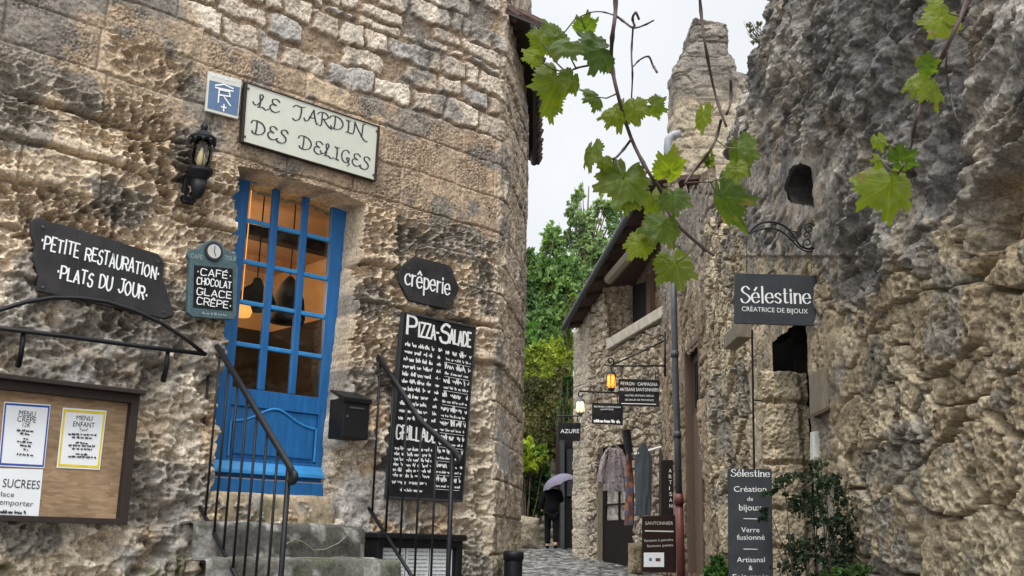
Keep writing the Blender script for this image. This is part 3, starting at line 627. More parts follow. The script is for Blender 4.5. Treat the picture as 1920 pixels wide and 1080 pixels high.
# rough plaster pier to the right of the steps
def boulder(name, F, pts, w0, w1, seed, col, mat, parent=None, d=.05, n=60, **kw):
    """lumpy relief: a dome over a closed outline in frame F, thick in the middle"""
    pts = np.array([np.array(p) for p in pts]); c = pts.mean(0); k = len(pts)
    tt = np.linspace(0, k, n, endpoint=False); i = tt.astype(int) % k; f = (tt - tt.astype(int))[:, None]; o_ = pts[i] * (1 - f) + pts[(i + 1) % k] * f
    rr = np.linspace(0, 1, 22); U = c[0] + (o_[:, 0] - c[0])[:, None] * rr; V = c[1] + (o_[:, 1] - c[1])[:, None] * rr
    prof = np.sqrt(np.clip(1 - rr ** 5, 0, 1)); W = w0 + (w1 - w0) * prof[None, :] + d * 2 * (fbm(U * 7, V * 7, 4, seed) - .5) * prof
    jit = d * .7 * (fbm(U * 9, V * 9, 3, seed + 1) - .5); U = U + jit * rr; V = V + jit * rr[None] * .8
    P = F.o + F.dx * U[..., None] + F.dy * V[..., None] + F.n * W[..., None]; P = np.concatenate([P, P[:1]], 0)
    t_ = fbm(U * 5, V * 5, 4, seed + 2); C = np.array(col) * (.65 + .7 * t_)[..., None]; C = np.concatenate([C, C[:1]], 0)
    return sheet(name, P, C, mat, parent, **kw)

# ---- railings
def railing(u0, top, hand, bot, nb, label, newel_px):
    F = Frame(LF.p(u0, 0, 0), LN, n=LD)
    h = [F.uv(*p) for p in hand]; b = [F.uv(*p) for p in bot]; th = thing('iron_railing', label, 'railing', F.p(h[-1][0], .3), 'railings of the door steps')
    r = F.p
    m_ = MB(); sc = h[-1]; curl = [(sc[0] + .028 * math.sin(a) + .0, sc[1] - .028 + .028 * math.cos(a)) for a in np.linspace(0, 4.0, 12)]
    m_.tube([r(*p) for p in h[:-1]] + [r(*p) for p in curl], .021, 10); m_.build('handrail', M['iron'], th, smooth=True)
    d = (b[-1] - b[0]) / (b[-1][0] - b[0][0]); hi = np.array(h)
    e = F.uv(*newel_px)[0]
    endb = b[0] + d * (e - b[0][0])
    m_ = MB(); m_.tube([r(*b[0]), r(*endb)], .014, 8); m_.build('bottom_rail', M['iron'], th, smooth=True)
    for u_ in np.linspace(h[0][0] + .05, e, nb):
        ht = np.interp(u_, hi[:, 0], hi[:, 1]); hb = b[0][1] + d[1] * (u_ - b[0][0]); last = u_ == e
        m_ = MB(); m_.tube([r(u_, .5 if last else hb), r(u_, ht)], .017 if last else .0085, 8); m_.build('newel_post' if last else 'baluster', M['iron'], th, smooth=True)
    m_ = MB(); m_.tube([F.p(h[0][0], h[0][1]), F.p(h[0][0] - .12, h[0][1] + .01)], .014, 8); m_.build('wall_fixing', M['iron'], th)
railing(-.085, 0, [(392, 624), (470, 752), (545, 878), (549, 886)], [(364, 930), (440, 1075)], 9, 'black iron railing left of the steps, its handrail curling under at the low end', (540, 900))
railing(1.30, 0, [(707, 666), (745, 722), (788, 790), (852, 846), (858, 856)], [(690, 950), (772, 1080)], 6, 'black iron railing right of the steps, in front of the chalked menu board', (848, 860))
# ================================================================== SIGNS AND FITTINGS ON THE LEFT HOUSE
def shrink(q, d):
    q = [np.array(a) for a in q]; c = sum(q) / len(q); return [a + (c - a) * d / np.linalg.norm(c - a) for a in q]
def ring(mb, F, q, inner, w0, w1, m=0):
    n = len(q)
    vs = [F.p(*a, w0) for a in q] + [F.p(*a, w1) for a in q] + [F.p(*a, w1) for a in inner] + [F.p(*a, w0) for a in inner]
    fs = []
    for i in range(n):
        j = (i + 1) % n; fs += [(i, j, n + j, n + i), (n + i, n + j, 2 * n + j, 2 * n + i), (2 * n + i, 2 * n + j, 3 * n + j, 3 * n + i)]
    mb.add(vs, fs, m)
def framed(F, px, w0, w1, rim, name, label, cat, mframe, mpanel, proud=.008, group=None):
    q = F.quad(px, w1); c = sum(np.array(a) for a in q) / len(q); th = thing(name, label, cat, F.p(c[0], min(a[1] for a in q), w0), group)
    m_ = MB(); m_.prism(F, shrink(q, rim * .9), w0, w1 - proud); m_.build('panel', mpanel, th)
    m_ = MB(); ring(m_, F, q, shrink(q, rim * 1.45), w0 - .003, w1); m_.build('frame', mframe, th, bevel=.002); return th
# cream name sign over the door
th = framed(LF, [(460, 152), (713, 237), (706, 340), (452, 265)], .015, .05, .016, 'name_sign', 'wide cream sign with curly dark capitals, above the blue door', 'sign', M['framewood'], M['cream'])
letters('lettering', M['ink'], th, lambda m: write(m, LF, SWASH, 'LE JARDIN', (483, 201), (682, 257), 25, .0435, .05, .135, .4), lambda m: write(m, LF, SWASH, 'DES DELICES', (475, 250), (690, 318), 25, .0435, .05, .135, .4))
def screws(F, pxs, w, parent, r=.009):
    for x, y in pxs:
        u, v = F.uv(x, y, w); m = MB(); m.prism(F, [(u + r * math.cos(a), v + r * math.sin(a)) for a in np.linspace(0, 6.283, 9)[:-1]], w - .002, w + .004); m.build('screw', M['zinc'], parent)
screws(LF, [(466, 166), (706, 246), (700, 328), (459, 256)], .044, th)
# blue enamel plaque
q = LF.quad([(392, 133), (454, 150), (447, 223), (386, 207)], .04); th = thing('enamel_plaque', 'small blue and cream plaque with a letter R, left of the cream name sign', 'plaque', LF.p(q[3][0], q[3][1], .02))
m_ = MB(); m_.prism(LF, q, .012, .036); m_.build('panel', M['plaquewhite'], th, bevel=.003)
m_ = MB(); m_.prism(LF, LF.quad([(393, 150), (450, 164), (445, 217), (389, 202)], .038), .034, .0385); m_.build('blue_field', M['plaqueblue'], th)
P_ = lambda x, y: LF.uv(x, y, .041)
def embl(m):
    t = .011
    for a in ([(409, 192), (411, 168)], [(411, 168), (430, 172), (431, 181), (411, 178)], [(420, 181), (432, 198)], [(404, 160), (420, 158), (437, 166)], [(404, 164), (437, 171)], [(420, 196), (419, 208)], [(415, 200), (424, 202)]):
        for i in range(len(a) - 1): ribbon(m, LF, [P_(*a[i]), P_(*a[i + 1])], .041, t, t, 0)
    scribble(m, LF, (397, 143), (447, 156), 5, .038, .003, seed=3)
letters('emblem', M['white'], th, embl)

# wall lantern
c = LF.hit(377, 300, .13); k = np.linalg.norm(LF.uv(377, 320, .13) - LF.uv(377, 300, .13)) / 20
ln = thing('wall_lantern', 'black wall lantern with an amber bulb, left of the blue door', 'lantern', c - np.array([0, 0, 60 * k]))
Z = lambda y: (300 - y) * k
m_ = MB(); m_.lathe(c, [(.012, Z(246)), (.02, Z(242)), (.028, Z(236)), (.016, Z(231)), (.008, Z(225))], 12); m_.build('finial', M['iron'], ln, smooth=True)
m_ = MB(); m_.lathe(c, [(23 * k, Z(263)), (24 * k, Z(258)), (15 * k, Z(250)), (7 * k, Z(244)), (5 * k, Z(243))], 20)
for j in range(10): 
    a = j * math.pi / 5; m_.lathe(c + np.array([math.cos(a) * 22 * k, math.sin(a) * 22 * k, Z(266)]), [(.002, -.02), (.014, 0), (.01, .015)], 6)
m_.build('cap', M['iron'], ln)
m_ = MB(); m_.lathe(c, [(10 * k, Z(316)), (15 * k, Z(305)), (17 * k, Z(290)), (14 * k, Z(272)), (12 * k, Z(264))], 16); m_.build('glass', M['glass'], ln, smooth=True)
m_ = MB(); m_.lathe(c, [(5 * k, Z(318)), (8 * k, Z(308)), (8 * k, Z(296)), (4 * k, Z(284)), (2 * k, Z(276))], 12); m_.build('bulb', pm('amber_bulb', (.85, .68, .35), .3, 0, .05), ln, smooth=True)
m_ = MB()
for j in range(4):
    a = j * math.pi / 2 + .5; m_.tube([c + np.array([math.cos(a) * 13 * k, math.sin(a) * 13 * k, Z(265)]), c + np.array([math.cos(a) * 19 * k, math.sin(a) * 19 * k, Z(290)]), c + np.array([math.cos(a) * 15 * k, math.sin(a) * 15 * k, Z(318)])], .0035, 5)
m_.build('cage', M['iron'], ln)
m_ = MB(); m_.lathe(c, [(7 * k, Z(345)), (13 * k, Z(338)), (23 * k, Z(324)), (23 * k, Z(318)), (14 * k, Z(316))], 20); m_.build('collar', M['iron'], ln)
m_ = MB(); m_.lathe(c, [(3 * k, Z(374)), (9 * k, Z(368)), (13 * k, Z(356)), (14 * k, Z(340))], 14); m_.tube([c + np.array([0, 0, Z(360)]), c + np.array([0, 0, Z(372)]) - LN * .08, c + np.array([0, 0, Z(355)]) - LN * .15], .012, 8); m_.build('bracket', M['iron'], ln, smooth=True)
m_ = MB(); m_.prism(LF, [(LF.uv(377, 300, .13)[0] + a, c[2] + b_) for a, b_ in ((-.05, Z(375)), (.05, Z(375)), (.05, Z(330)), (0, Z(322)), (-.05, Z(330)))], -.03, .012); m_.build('wall_plate', M['iron'], ln, bevel=.004)

# torn dark board
def board(name, label, pxs, w0, w1, mat, cat='sign'):
    q = LF.quad(pxs, w1); th = thing(name, label, cat, LF.p(np.mean([a[0] for a in q]), min(a[1] for a in q), w0)); m_ = MB(); m_.prism(LF, q, w0, w1); m_.build('panel', mat, th, bevel=.004); return th
th = board('painted_board', 'ragged dark board with white hand lettering above the notice board', [(57, 416), (64, 410), (74, 407), (90, 415), (118, 421), (160, 434), (205, 447), (250, 462), (297, 476), (308, 492), (306, 520), (316, 556), (328, 590), (308, 597), (240, 582), (165, 566), (120, 556), (68, 545), (73, 520), (62, 485), (66, 460), (58, 440)], .012, .04, M['slate'])
letters('lettering', M['white'], th, lambda m: write(m, LF, HAND, '.PETITE RESTAURATION.', (76, 463), (297, 523), 25, .0415, .09, .13, .6, .09, gap=.2), lambda m: write(m, LF, HAND, '.PLATS DU JOUR.', (106, 520), (275, 562), 25, .0415, .1, .14, .6, .09, gap=.2))
m_ = MB(); 
for (a, b_) in (((150, 428), (143, 560)), ((216, 447), (205, 574))): m_.box(LF, 0, .004, 0, .001, 0, .001); ribbon(m_, LF, [LF.uv(*a, .0405), LF.uv(*b_, .0405)], .0405, .005, .006, 0)
m_.build('plank_gap', M['ink'], th)

screws(LF, [(80, 425), (296, 490), (306, 584), (80, 538)], .041, th)
# iron bracket frame under it
ir = thing('awning_bracket', 'bowed black iron bar over a straight one, old awning frame under the ragged board', 'iron frame', LF.hit(200, 690, .1))
A = lambda pts, w: [LF.hit(x, y, w) for x, y in pts]
m_ = MB(); m_.tube(A([(-60, 606), (0, 581), (50, 566), (100, 558), (150, 559), (200, 566), (250, 582), (300, 604), (345, 633), (384, 664)], .12), .014, 8); m_.build('bowed_bar', M['iron'], ir, smooth=True)
m_ = MB(); m_.tube(A([(-60, 608), (120, 630), (260, 649), (386, 664)], .118), .016, 6); m_.build('straight_bar', M['iron'], ir, smooth=True)
for p in ([(44, 622), (40, 660), (34, 686)], [(315, 655), (312, 690), (306, 714)]):
    m_ = MB(); m_.tube(A(p[:2], .1) + A(p[2:], .02), [.014, .016, .02], 6); m_.build('wall_stay', M['iron'], ir, smooth=True)

# cafe board with the clock
wq = .075
out = [(357, 490), (352, 478), (356, 468), (372, 466), (381, 457), (392, 451), (405, 450), (416, 456), (423, 467), (437, 474), (446, 480), (442, 492), (447, 500), (445, 540), (444, 590), (438, 599), (400, 597), (362, 594), (352, 586), (353, 540)]
th = board('cafe_board', 'teal board with round clock on top and a chalked list, left of the door', out, .035, wq, M['teal'])
m_ = MB(); m_.prism(LF, LF.quad([(364, 497), (436, 504), (436, 583), (362, 576)], wq), wq - .01, wq + .003); m_.build('chalk_panel', M['blackboard'], th)
cc = LF.uv(400, 472, wq); m_ = MB(); cir = lambda r, n=24: [(cc[0] + r * math.cos(a), cc[1] + r * math.sin(a)) for a in np.linspace(0, 2 * math.pi, n, endpoint=False)]
kk = np.linalg.norm(LF.uv(400, 482, wq) - cc) / 10
m_.prism(LF, cir(18 * kk), wq - .01, wq + .012); ck = m_.build('clock', M['slate'], th, bevel=.003)
m_ = MB(); m_.prism(LF, cir(13 * kk), wq, wq + .015); m_.build('dial', pm('clock_dial', (.5, .5, .46), .5), ck)
m_ = MB(); ribbon(m_, LF, [cc, cc + np.array([.0, .036])], wq + .016, .005, .006, 0); ribbon(m_, LF, [cc, cc + np.array([.012, -.03])], wq + .0163, .006, .006, 0); m_.build('hand', M['ink'], ck)
def cafe(m):
    for t_, y in (('.CAFÉ.', 514), ('CHOCOLAT', 532), ('GLACE', 551), ('CRÊPE.', 570)): write(m, LF, HAND, t_, (369, y), (433, y + 9), 12.5, wq + .0045, .12, .17, .5, .05, gap=.2)
letters('lettering', M['white'], th, cafe)
letters('painted_word', pm('pale_teal_lettering', (.3, .36, .36), .6), th, lambda m: (write_sans(m, LF, 'CAFE', (357, 483), (379, 487), 9, wq + .002), write_sans(m, LF, 'TOUR', (421, 487), (443, 490), 9, wq + .002), scribble(m, LF, (378, 589), (425, 593), 5, wq + .002, .003, seed=9)))
m_ = MB(); m_.tube(A([(400, 597), (398, 618)], .05), .005, 6); m_.build('hanging_wire', M['iron'], th)

# creperie board
th = board('creperie_board', 'small dark hexagonal board with white lower-case lettering, above the chalked menu', [(748, 512), (754, 500), (764, 490), (776, 481), (800, 486), (843, 497), (850, 507), (852, 518), (862, 540), (855, 556), (846, 571), (838, 579), (800, 571), (767, 563), (758, 545), (750, 530)], .012, .045, M['slate'])
letters('lettering', M['white'], th, lambda m: write(m, LF, LOWER, 'crêperie', (759, 533), (843, 553), 34, .0465, .06, .115, .25, .02, gap=.12))

screws(LF, [(765, 503), (842, 508), (838, 568), (770, 553)], .046, th)
# big chalkboard menu
wb = .06
th = framed(LF, [(757, 583), (893, 612), (868, 942), (727, 935)], .01, wb, .014, 'chalkboard_menu', 'tall black chalkboard menu covered in white writing, right of the blue door', 'chalkboard', M['ink'], M['blackboard'], .006)
wt_ = wb - .0048
def chalk(m):
    write(m, LF, HAND, 'P', (763, 625), (780, 629), 34, wt_, .13, .17, .3); write(m, LF, HAND, 'IZZA-', (784, 630), (823, 638), 26, wt_, .13, .17, .3, .03); write(m, LF, HAND, 'S', (825, 640), (842, 643), 34, wt_, .13, .17, .3); write(m, LF, HAND, 'ALADE', (843, 643), (882, 651), 26, wt_, .13, .17, .3, .03)
    for a in np.linspace(0, 1, 11):
        y = 648 + a * 138; x = 760 - a * 13; scribble(m, LF, (x, y), (x + 54, y + 10 - a * 6), 7.5, wt_, .0072, seed=int(a * 100)); scribble(m, LF, (x + 62, y + 11 - a * 6), (x + 70, y + 12 - a * 6), 6, wt_, .006, seed=int(a * 100) + 3)
    for a in np.linspace(0, 1, 10):
        y = 664 + a * 238; x = 836 - a * 20; s_ = 9 - a * 6
        scribble(m, LF, (x, y), (x + 40, y + s_), 11, wt_, .008, seed=int(a * 77) + 200); scribble(m, LF, (x + 44, y + s_), (x + 48, y + s_), 8, wt_, .006, seed=int(a * 77) + 290)
        scribble(m, LF, (x, y + 11), (x + 46, y + 11 + s_), 5, wt_, .0045, seed=int(a * 77) + 400); ribbon(m, LF, [LF.uv(x, y + 15, wt_), LF.uv(x + 45, y + 15 + s_, wt_)], wt_, .003, .003, 0)
    write(m, LF, HAND, 'GRILLADE', (743, 822), (818, 829), 25, wt_, .12, .16, .3, .05)
    for a in np.linspace(0, 1, 6):
        y = 843 + a * 50; x = 740 - a * 4; scribble(m, LF, (x, y), (x + 18, y + 1), 7, wt_, .006, seed=int(a * 50) + 600); scribble(m, LF, (x + 24, y + 2), (x + 70, y + 4), 7, wt_, .006, seed=int(a * 50) + 700)
    scribble(m, LF, (735, 906), (760, 908), 8, wt_, .006, seed=801); scribble(m, LF, (767, 908), (800, 910), 8, wt_, .006, seed=802); scribble(m, LF, (750, 921), (792, 923), 6, wt_, .005, seed=803)
letters('chalk_writing', M['chalk'], th, chalk)

# letter box beside the door
u0, v1 = LF.uv(641, 733, .03); q = LF.quad([(643, 742), (697, 745), (693, 824), (642, 820)], .17); u0, u1 = q[0][0] + .01, q[1][0]; v0, v1 = q[3][1], q[0][1]
mbx = thing('letter_box', 'black metal letter box with a sloping lid fixed right of the blue door', 'letter box', LF.p((u0 + u1) / 2, v0, .02))
B_ = pm('black_satin_metal', (.009, .009, .010), .65, 0, .2, 9, .05, spec=.25)
m_ = MB(); m_.box(LF, u0 + .008, u1 - .008, v0, v1 - .01, -.03, .165); m_.build('body', B_, mbx, bevel=.006)
m_ = MB(); m_.prism(Frame(LF.p(0, 0, 0), LN, n=-LD), [(-.02, v1 + .065), (-.02, v1 + .05), (.175, v1 - .04), (.18, v1 - .005)], -u1 - .004, -u0 + .004); m_.build('lid', B_, mbx, bevel=.004)
m_ = MB(); m_.box(LF, u0 + .06, u1 - .06, v1 - .085, v1 - .07, .16, .169); m_.build('slot', M['zinc'], mbx)
m_ = MB(); m_.lathe(LF.p((u0 + u1) / 2 - .08, v0 + .16, .167), [(.008, -.008), (.008, .008)], 10); m_.build('lock', M['zinc'], mbx)

# notice board with its papers
wn = .09
nb = thing('notice_board', 'open wooden notice case with dark frame on the left wall', 'notice board', LF.hit(100, 985, .04))
q = [LF.uv(-150, 700, wn), LF.uv(263, 741, wn), LF.uv(239, 984, wn), LF.uv(-130, 962, wn)]; zt_, zb_ = (q[1][1] + .0), q[2][1]
qq = [(q[0][0], zt_), (q[1][0], zt_), (q[2][0], zb_), (q[0][0], zb_)]; inn = [(qq[0][0] + .05, zt_ - .055), (qq[1][0] - .05, zt_ - .055), (qq[2][0] - .055, zb_ + .035), (qq[3][0] + .05, zb_ + .035)]
m_ = MB(); ring(m_, LF, qq, inn, 0, wn); m_.build('frame', M['framewood'], nb, bevel=.003)
m_ = MB(); m_.box(LF, qq[0][0] - .01, qq[1][0] + .02, zt_ + .001, zt_ + .03, 0, wn + .05); m_.build('top_board', M['framewood'], nb, bevel=.004)
osb, t, b = newmat('strand_board'); tc_ = nd(t, 'ShaderNodeTexCoord'); mp = nd(t, 'ShaderNodeMapping'); mp.inputs['Scale'].default_value = (17, 17, 60); t.links.new(tc_.outputs['Object'], mp.inputs[0]); vo = nd(t, 'ShaderNodeTexVoronoi', i_Scale=1.6); nz = nd(t, 'ShaderNodeTexNoise', i_Scale=1.4, i_Detail=6.); t.links.new(mp.outputs[0], nz.inputs[0])
va = nd(t, 'ShaderNodeMixRGB', i_Fac=.35); t.links.new(mp.outputs[0], va.inputs[1]); t.links.new(nz.outputs[1], va.inputs[2]); t.links.new(va.outputs[0], vo.inputs['Vector'])
cr = nd(t, 'ShaderNodeValToRGB'); cr.color_ramp.elements[0].color = (.26, .155, .08, 1); cr.color_ramp.elements[1].color = (.44, .30, .175, 1); t.links.new(vo.outputs['Color'], cr.inputs[0])
m2 = nd(t, 'ShaderNodeMixRGB', blend_type='MULTIPLY', i_Fac=.7); n4 = nd(t, 'ShaderNodeTexNoise', i_Scale=3., i_Detail=4.); t.links.new(tc_.outputs['Object'], n4.inputs[0]); c4 = nd(t, 'ShaderNodeValToRGB'); c4.color_ramp.elements[0].position = .35; c4.color_ramp.elements[0].color = (.5, .5, .5, 1); c4.color_ramp.elements[1].position = .6; t.links.new(n4.outputs[0], c4.inputs[0]); t.links.new(cr.outputs[0], m2.inputs[1]); t.links.new(c4.outputs[0], m2.inputs[2]); t.links.new(m2.outputs[0], b.inputs['Base Color']); b.inputs['Roughness'].default_value = .8
m_ = MB(); m_.box(LF, qq[0][0] + .02, qq[2][0] - .03, zb_ + .02, zt_ - .02, .002, .03); m_.build('backing_board', osb, nb)
def paper(px, border, label, fn, rim=.012, w=.034):
    q = LF.quad(px, w); th = thing('menu_sheet', label, 'paper', LF.p(q[3][0], q[3][1], w), 'papers pinned in the notice case')
    m_ = MB(); m_.prism(LF, q, w - .0015, w); m_.build('sheet', M['paper'], th)
    if border: m_ = MB(); i = shrink(q, rim * .7); o = shrink(i, rim * 1.25); ring(m_, LF, i, o, w - .0005, w + .0012); m_.build('border', border, th)
    letters('lettering', M['ink'], th, lambda m: fn(m, w + .0022)); return th
BI = pm('dull_blue_lettering', (.08, .12, .3), .7)
def menu1(m, w):
    for t_, a, b_, h in (('MENU', (35, 779), (66, 782), 11), ('CRÊPE', (32, 790), (67, 793), 11), ('12€', (42, 800), (56, 801), 8)): write_sans(m, LF, t_, a, b_, h, w)
    for i, y in enumerate((808, 814, 823, 829, 836, 843, 853)): scribble(m, LF, (32 - (i % 3) * -6, y), (62 - (i % 3) * 5, y + 2), 3.4, w, .004, seed=i + 40)
def menu2(m, w):
    for t_, a, b_, h in (('MENU', (143, 787), (173, 789), 9), ('ENFANT', (137, 799), (177, 802), 10), ('Tarif', (148, 808), (164, 809), 6)): write_sans(m, LF, t_, a, b_, h, w)
    for i, y in enumerate((815, 821, 831, 836, 842, 852, 857)): scribble(m, LF, (128 + (i % 3) * 7, y), (180 - (i % 3) * 8, y + 2), 3.4, w, .004, seed=i + 60)
def menu3(m, w):
    for t_, a, b_, h in (('ES SUCREES', (-18, 912), (74, 917), 17), ('à Glace', (-24, 929), (26, 932), 10), ('à emporter', (-14, 945), (62, 950), 11)): write_sans(m, LF, t_, a, b_, h, w)
    scribble(m, LF, (0, 962), (48, 964), 6, w, .005, seed=5)
paper([(8, 753), (95, 759), (83, 878), (-3, 874)], M['blueink'], 'white menu sheet with a blue border in the notice case', menu1)
paper([(118, 764), (200, 770), (187, 881), (106, 877)], M['yellowink'], 'white menu sheet with a yellow border in the notice case', menu2, .016)
paper([(-70, 876), (81, 880), (72, 969), (-80, 966)], None, 'white sheet with bold black letters, below the blue bordered menu', menu3)

# menu case at the foot of the chalkboard
wc = .2; mc = thing('menu_case', 'low black menu case with pale printed sheets at the foot of the wall', 'menu case', LF.hit(790, 1180, .1))
z_ = LF.uv(790, 1012, wc)[1]; ua, ub = LF.uv(706, 1010, wc)[0], LF.uv(873, 1022, wc)[0]
m_ = MB(); ring(m_, LF, [(ua + .02, z_ - .62), (ub - .02, z_ - .62), (ub - .02, z_), (ua + .02, z_)], [(ua + .075, z_ - .57), (ub - .075, z_ - .57), (ub - .075, z_ - .055), (ua + .075, z_ - .055)], 0, wc - .01); m_.build('frame', M['iron'], mc, bevel=.004)
m_ = MB(); m_.box(LF, ua, ub, z_ + .001, z_ + .045, -.02, wc + .02); m_.build('lid', M['iron'], mc, bevel=.01)
m_ = MB(); m_.box(LF, ua + .04, ub - .04, z_ - .6, z_ - .03, .11, .15); m_.build('backing', M['slate'], mc)
for i in range(3):
    x0 = ua + .085 + i * (ub - ua - .17) / 3; x1 = x0 + (ub - ua - .17) / 3 - .01; m_ = MB(); m_.box(LF, x0, x1, z_ - .55, z_ - .065, .151, .153); o = m_.build('printed_sheet', M['paper'], mc); m2_ = MB()
    for j in range(16):
        zz = z_ - .09 - j * .028; x = x0 + .02
        while x < x1 - .03:
            e = min(x + rnd.uniform(.02, .06), x1 - .015); ribbon(m2_, LF, [np.array([x, zz]), np.array([e, zz])], .1545, .008, .008, 0); x = e + .012
    m2_.build('print', pm('grey_print', (.3, .3, .31), .8), o)
# bin at the corner
c = at_depth(962, 1078, 8.85); gz = float(ground_z(0, 8.85)); bn = thing('litter_bin', 'dark round bin standing at the foot of the house corner', 'bin', (c[0], 8.85, gz)); ht = at_depth(967, 1034, 8.85)[2] - gz
m_ = MB(); m_.lathe((c[0], 8.85, gz), [(.055, 0), (.062, .02), (.076, ht - .08), (.076, ht - .07)], 20); m_.build('body', M['iron'], bn, smooth=True)
m_ = MB(); m_.lathe((c[0], 8.85, gz), [(.083, ht - .07), (.087, ht - .02), (.08, ht), (.04, ht + .006)], 20); m_.build('rim', M['iron'], bn, smooth=True)
# ================================================================== RIGHT HAND ROCK WALL AND THE HOUSES ALONG THE LANE
v3 = lambda *c: np.array(c)
rock = thing('rock_wall', 'towering grey cliff and pitted yellow stone wall on the right of the lane', 'stone wall', (3.2, 9, .3))
def right_wall():
    ys = [2.6]
    while ys[-1] < 15.6: ys.append(ys[-1] + .0019 * max(ys[-1], 5.2) ** 1.06)
    ys = np.array(ys); zs = np.concatenate([np.linspace(-.2, .5, 10), np.arange(.55, 9.0, .0135)])
    Y, Z = np.meshgrid(ys, zs, indexing='ij'); X = np.full(Y.shape, 3.0)
    px, py = project(np.stack([X, Y, Z], -1))
    n1 = fbm(Y * 1.1, Z * 1.1, 5, 101) - .5; n2 = fbm(Y * 4, Z * 4, 5, 102) - .5; n3 = fbm(Y * 14, Z * 14, 4, 103) - .5; n4 = fbm(Y * 48, Z * 48, 3, 108) - .5
    wx = Y + .25 * n1; wz = Z + .25 * n1
    # slanting beds of the cliff
    a = wx * .9; b_ = (wz + wx * .2)
    rib = ridged(a * .5 + 2, b_ * 2.0, 5, 104); rib2 = ridged(a * 1.6, b_ * 5.5, 4, 105); pits = worley(a / .42 + 2 * n2, b_ / .13 + 2 * n2, 106)
    cav = sstep(.56, .72, fbm(Y * 2.3, Z * 1.5, 4, 107))
    cliff = .18 * n1 + .12 * (rib - .6) + .13 * (rib2 - .6) + .12 * n2 + .085 * n3 + .03 * n4 - .10 * cav - .13 * (1 - sstep(.12, .42, pits[0])) * sstep(.45, .6, pits[2])
    # big pitted blocks
    ru = Y + .10 * (fbm(Y * 3, Z * 3, 2, 111) - .5); rz = Z + .10 * (fbm(Y * 3 + 7, Z * 3, 2, 112) - .5)
    sx, sz_ = ru + .07 * n2 + .10 * (fbm(Y * 2, Z * 2, 3, 117) - .5), rz + .06 * n2 + .12 * (fbm(Y * 1.6, Z * 1.6, 3, 118) - .5); f1, f2, bi = worley(sx / .80, sz_ / .47, 113, .95); s1, s2, si = worley(sx / .36 + 5, sz_ / .22, 119, .95); small = (_h(np.floor(bi * 9999), bi * 0, 4) > .62); f1, f2, bi = np.where(small, s1, f1), np.where(small, s2 * 1.0, f2), np.where(small, si, bi); row = bi * 0
    m = sstep(.035, .10, f2 - f1 + .10 * n3)
    tuf, _, tufi = worley(Y / .13, Z / .075, 114, 1.0); tuf2 = worley(Y / .06, Z / .03, 115)[0]
    pocked = sstep(.42, .6, fbm(Y * 3, Z * 3, 3, 116))
    tl = _h(np.floor(bi * 9999), row, 3) - .5; mas = -.15 + m * (.14 + .075 * (bi - .5) + .03 * tl * (1 - f1)) + .035 * n2 + .024 * n3 + .03 * n1 + .016 * n4 - .11 * (1 - sstep(.14, .36, tuf + .25 * n4)) * (tufi > .45 - .25 * pocked) * (.35 + .65 * pocked) - .014 * (1 - sstep(.1, .4, tuf2))
    yb = interp_line([(1200, 200), (1340, 330), (1390, 430), (1480, 455), (1550, 540), (1620, 590), (1700, 520), (1790, 420), (1860, 330), (1920, 250), (2400, -100)], px)
    k = sstep(-12, 16, (py - yb) + 190 * n1 + 150 * n2 + 50 * n3)
    H = lerp(cliff, mas, k)
    # overhanging ledge and the browner hollow under it
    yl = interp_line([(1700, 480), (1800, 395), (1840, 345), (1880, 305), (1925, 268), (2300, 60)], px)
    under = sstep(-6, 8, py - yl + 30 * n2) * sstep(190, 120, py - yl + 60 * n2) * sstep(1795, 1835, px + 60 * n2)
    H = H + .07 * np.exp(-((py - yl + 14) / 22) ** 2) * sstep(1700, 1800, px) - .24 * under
    # niche, doorway
    fl2 = np.exp(-(((px - 1488) / 42) ** 4 + ((py - 347) / 58) ** 4)); H = lerp(H, -.06 + .03 * n3, fl2)
    hole = inpoly(px + 5 * n3, py + 5 * n3, [(1460, 350), (1470, 318), (1490, 306), (1512, 316), (1514, 386), (1470, 378)]); dy0, dy1 = 10.45, 11.85
    H = H - .06 * sstep(1640, 1560, px) * sstep(1350, 1420, px) * (py > 480)
    flat = sstep(1375, 1400, px) * sstep(1585, 1545, px) * sstep(265, 300, py) * sstep(680, 640, py); H = lerp(H, -.04 + .4 * (H + .0), flat)
    H = lerp(H, -.03 + .02 * n3, sstep(dy0 - .45, dy0 - .1, Y) * (Y < dy0 + .1) * (Z < 4.1)); H = lerp(H, -.03 + .03 * n3, sstep(dy0, dy0 + .1, Y) * (Y < dy1 + .15) * sstep(4.4, 4.2, Z)); H = np.where(hole, -.6, H)
    pil = sstep(1392, 1402, px) * sstep(1452, 1446, px) * sstep(590, 640, py); H = lerp(H, -.03 + .03 * n2 + .015 * n3, pil * .8)
    jam = sstep(1527, 1532, px) * sstep(1590, 1560, px) * sstep(600, 640, py); H = lerp(H, -.05 + .05 * n2 + .03 * n3, jam * .9)
    # crest
    prof = interp_line([(1240, 350), (1300, 345), (1330, 385), (1356, 425), (1359, 330), (1366, 245), (1380, 180), (1398, 112), (1416, 58), (1434, 2), (1456, -70), (1580, -420), (2600, -900)], px)
    dcr = py - prof - 60 * n2 - 20 * n3
    H = H - .3 * sstep(50, -5, dcr) ** 2
    # colour
    t = fbm(Y * 2.2, Z * 2.2, 5, 121)[..., None]; t2 = fbm(a * 1.2, b_ * 5, 5, 122)[..., None]
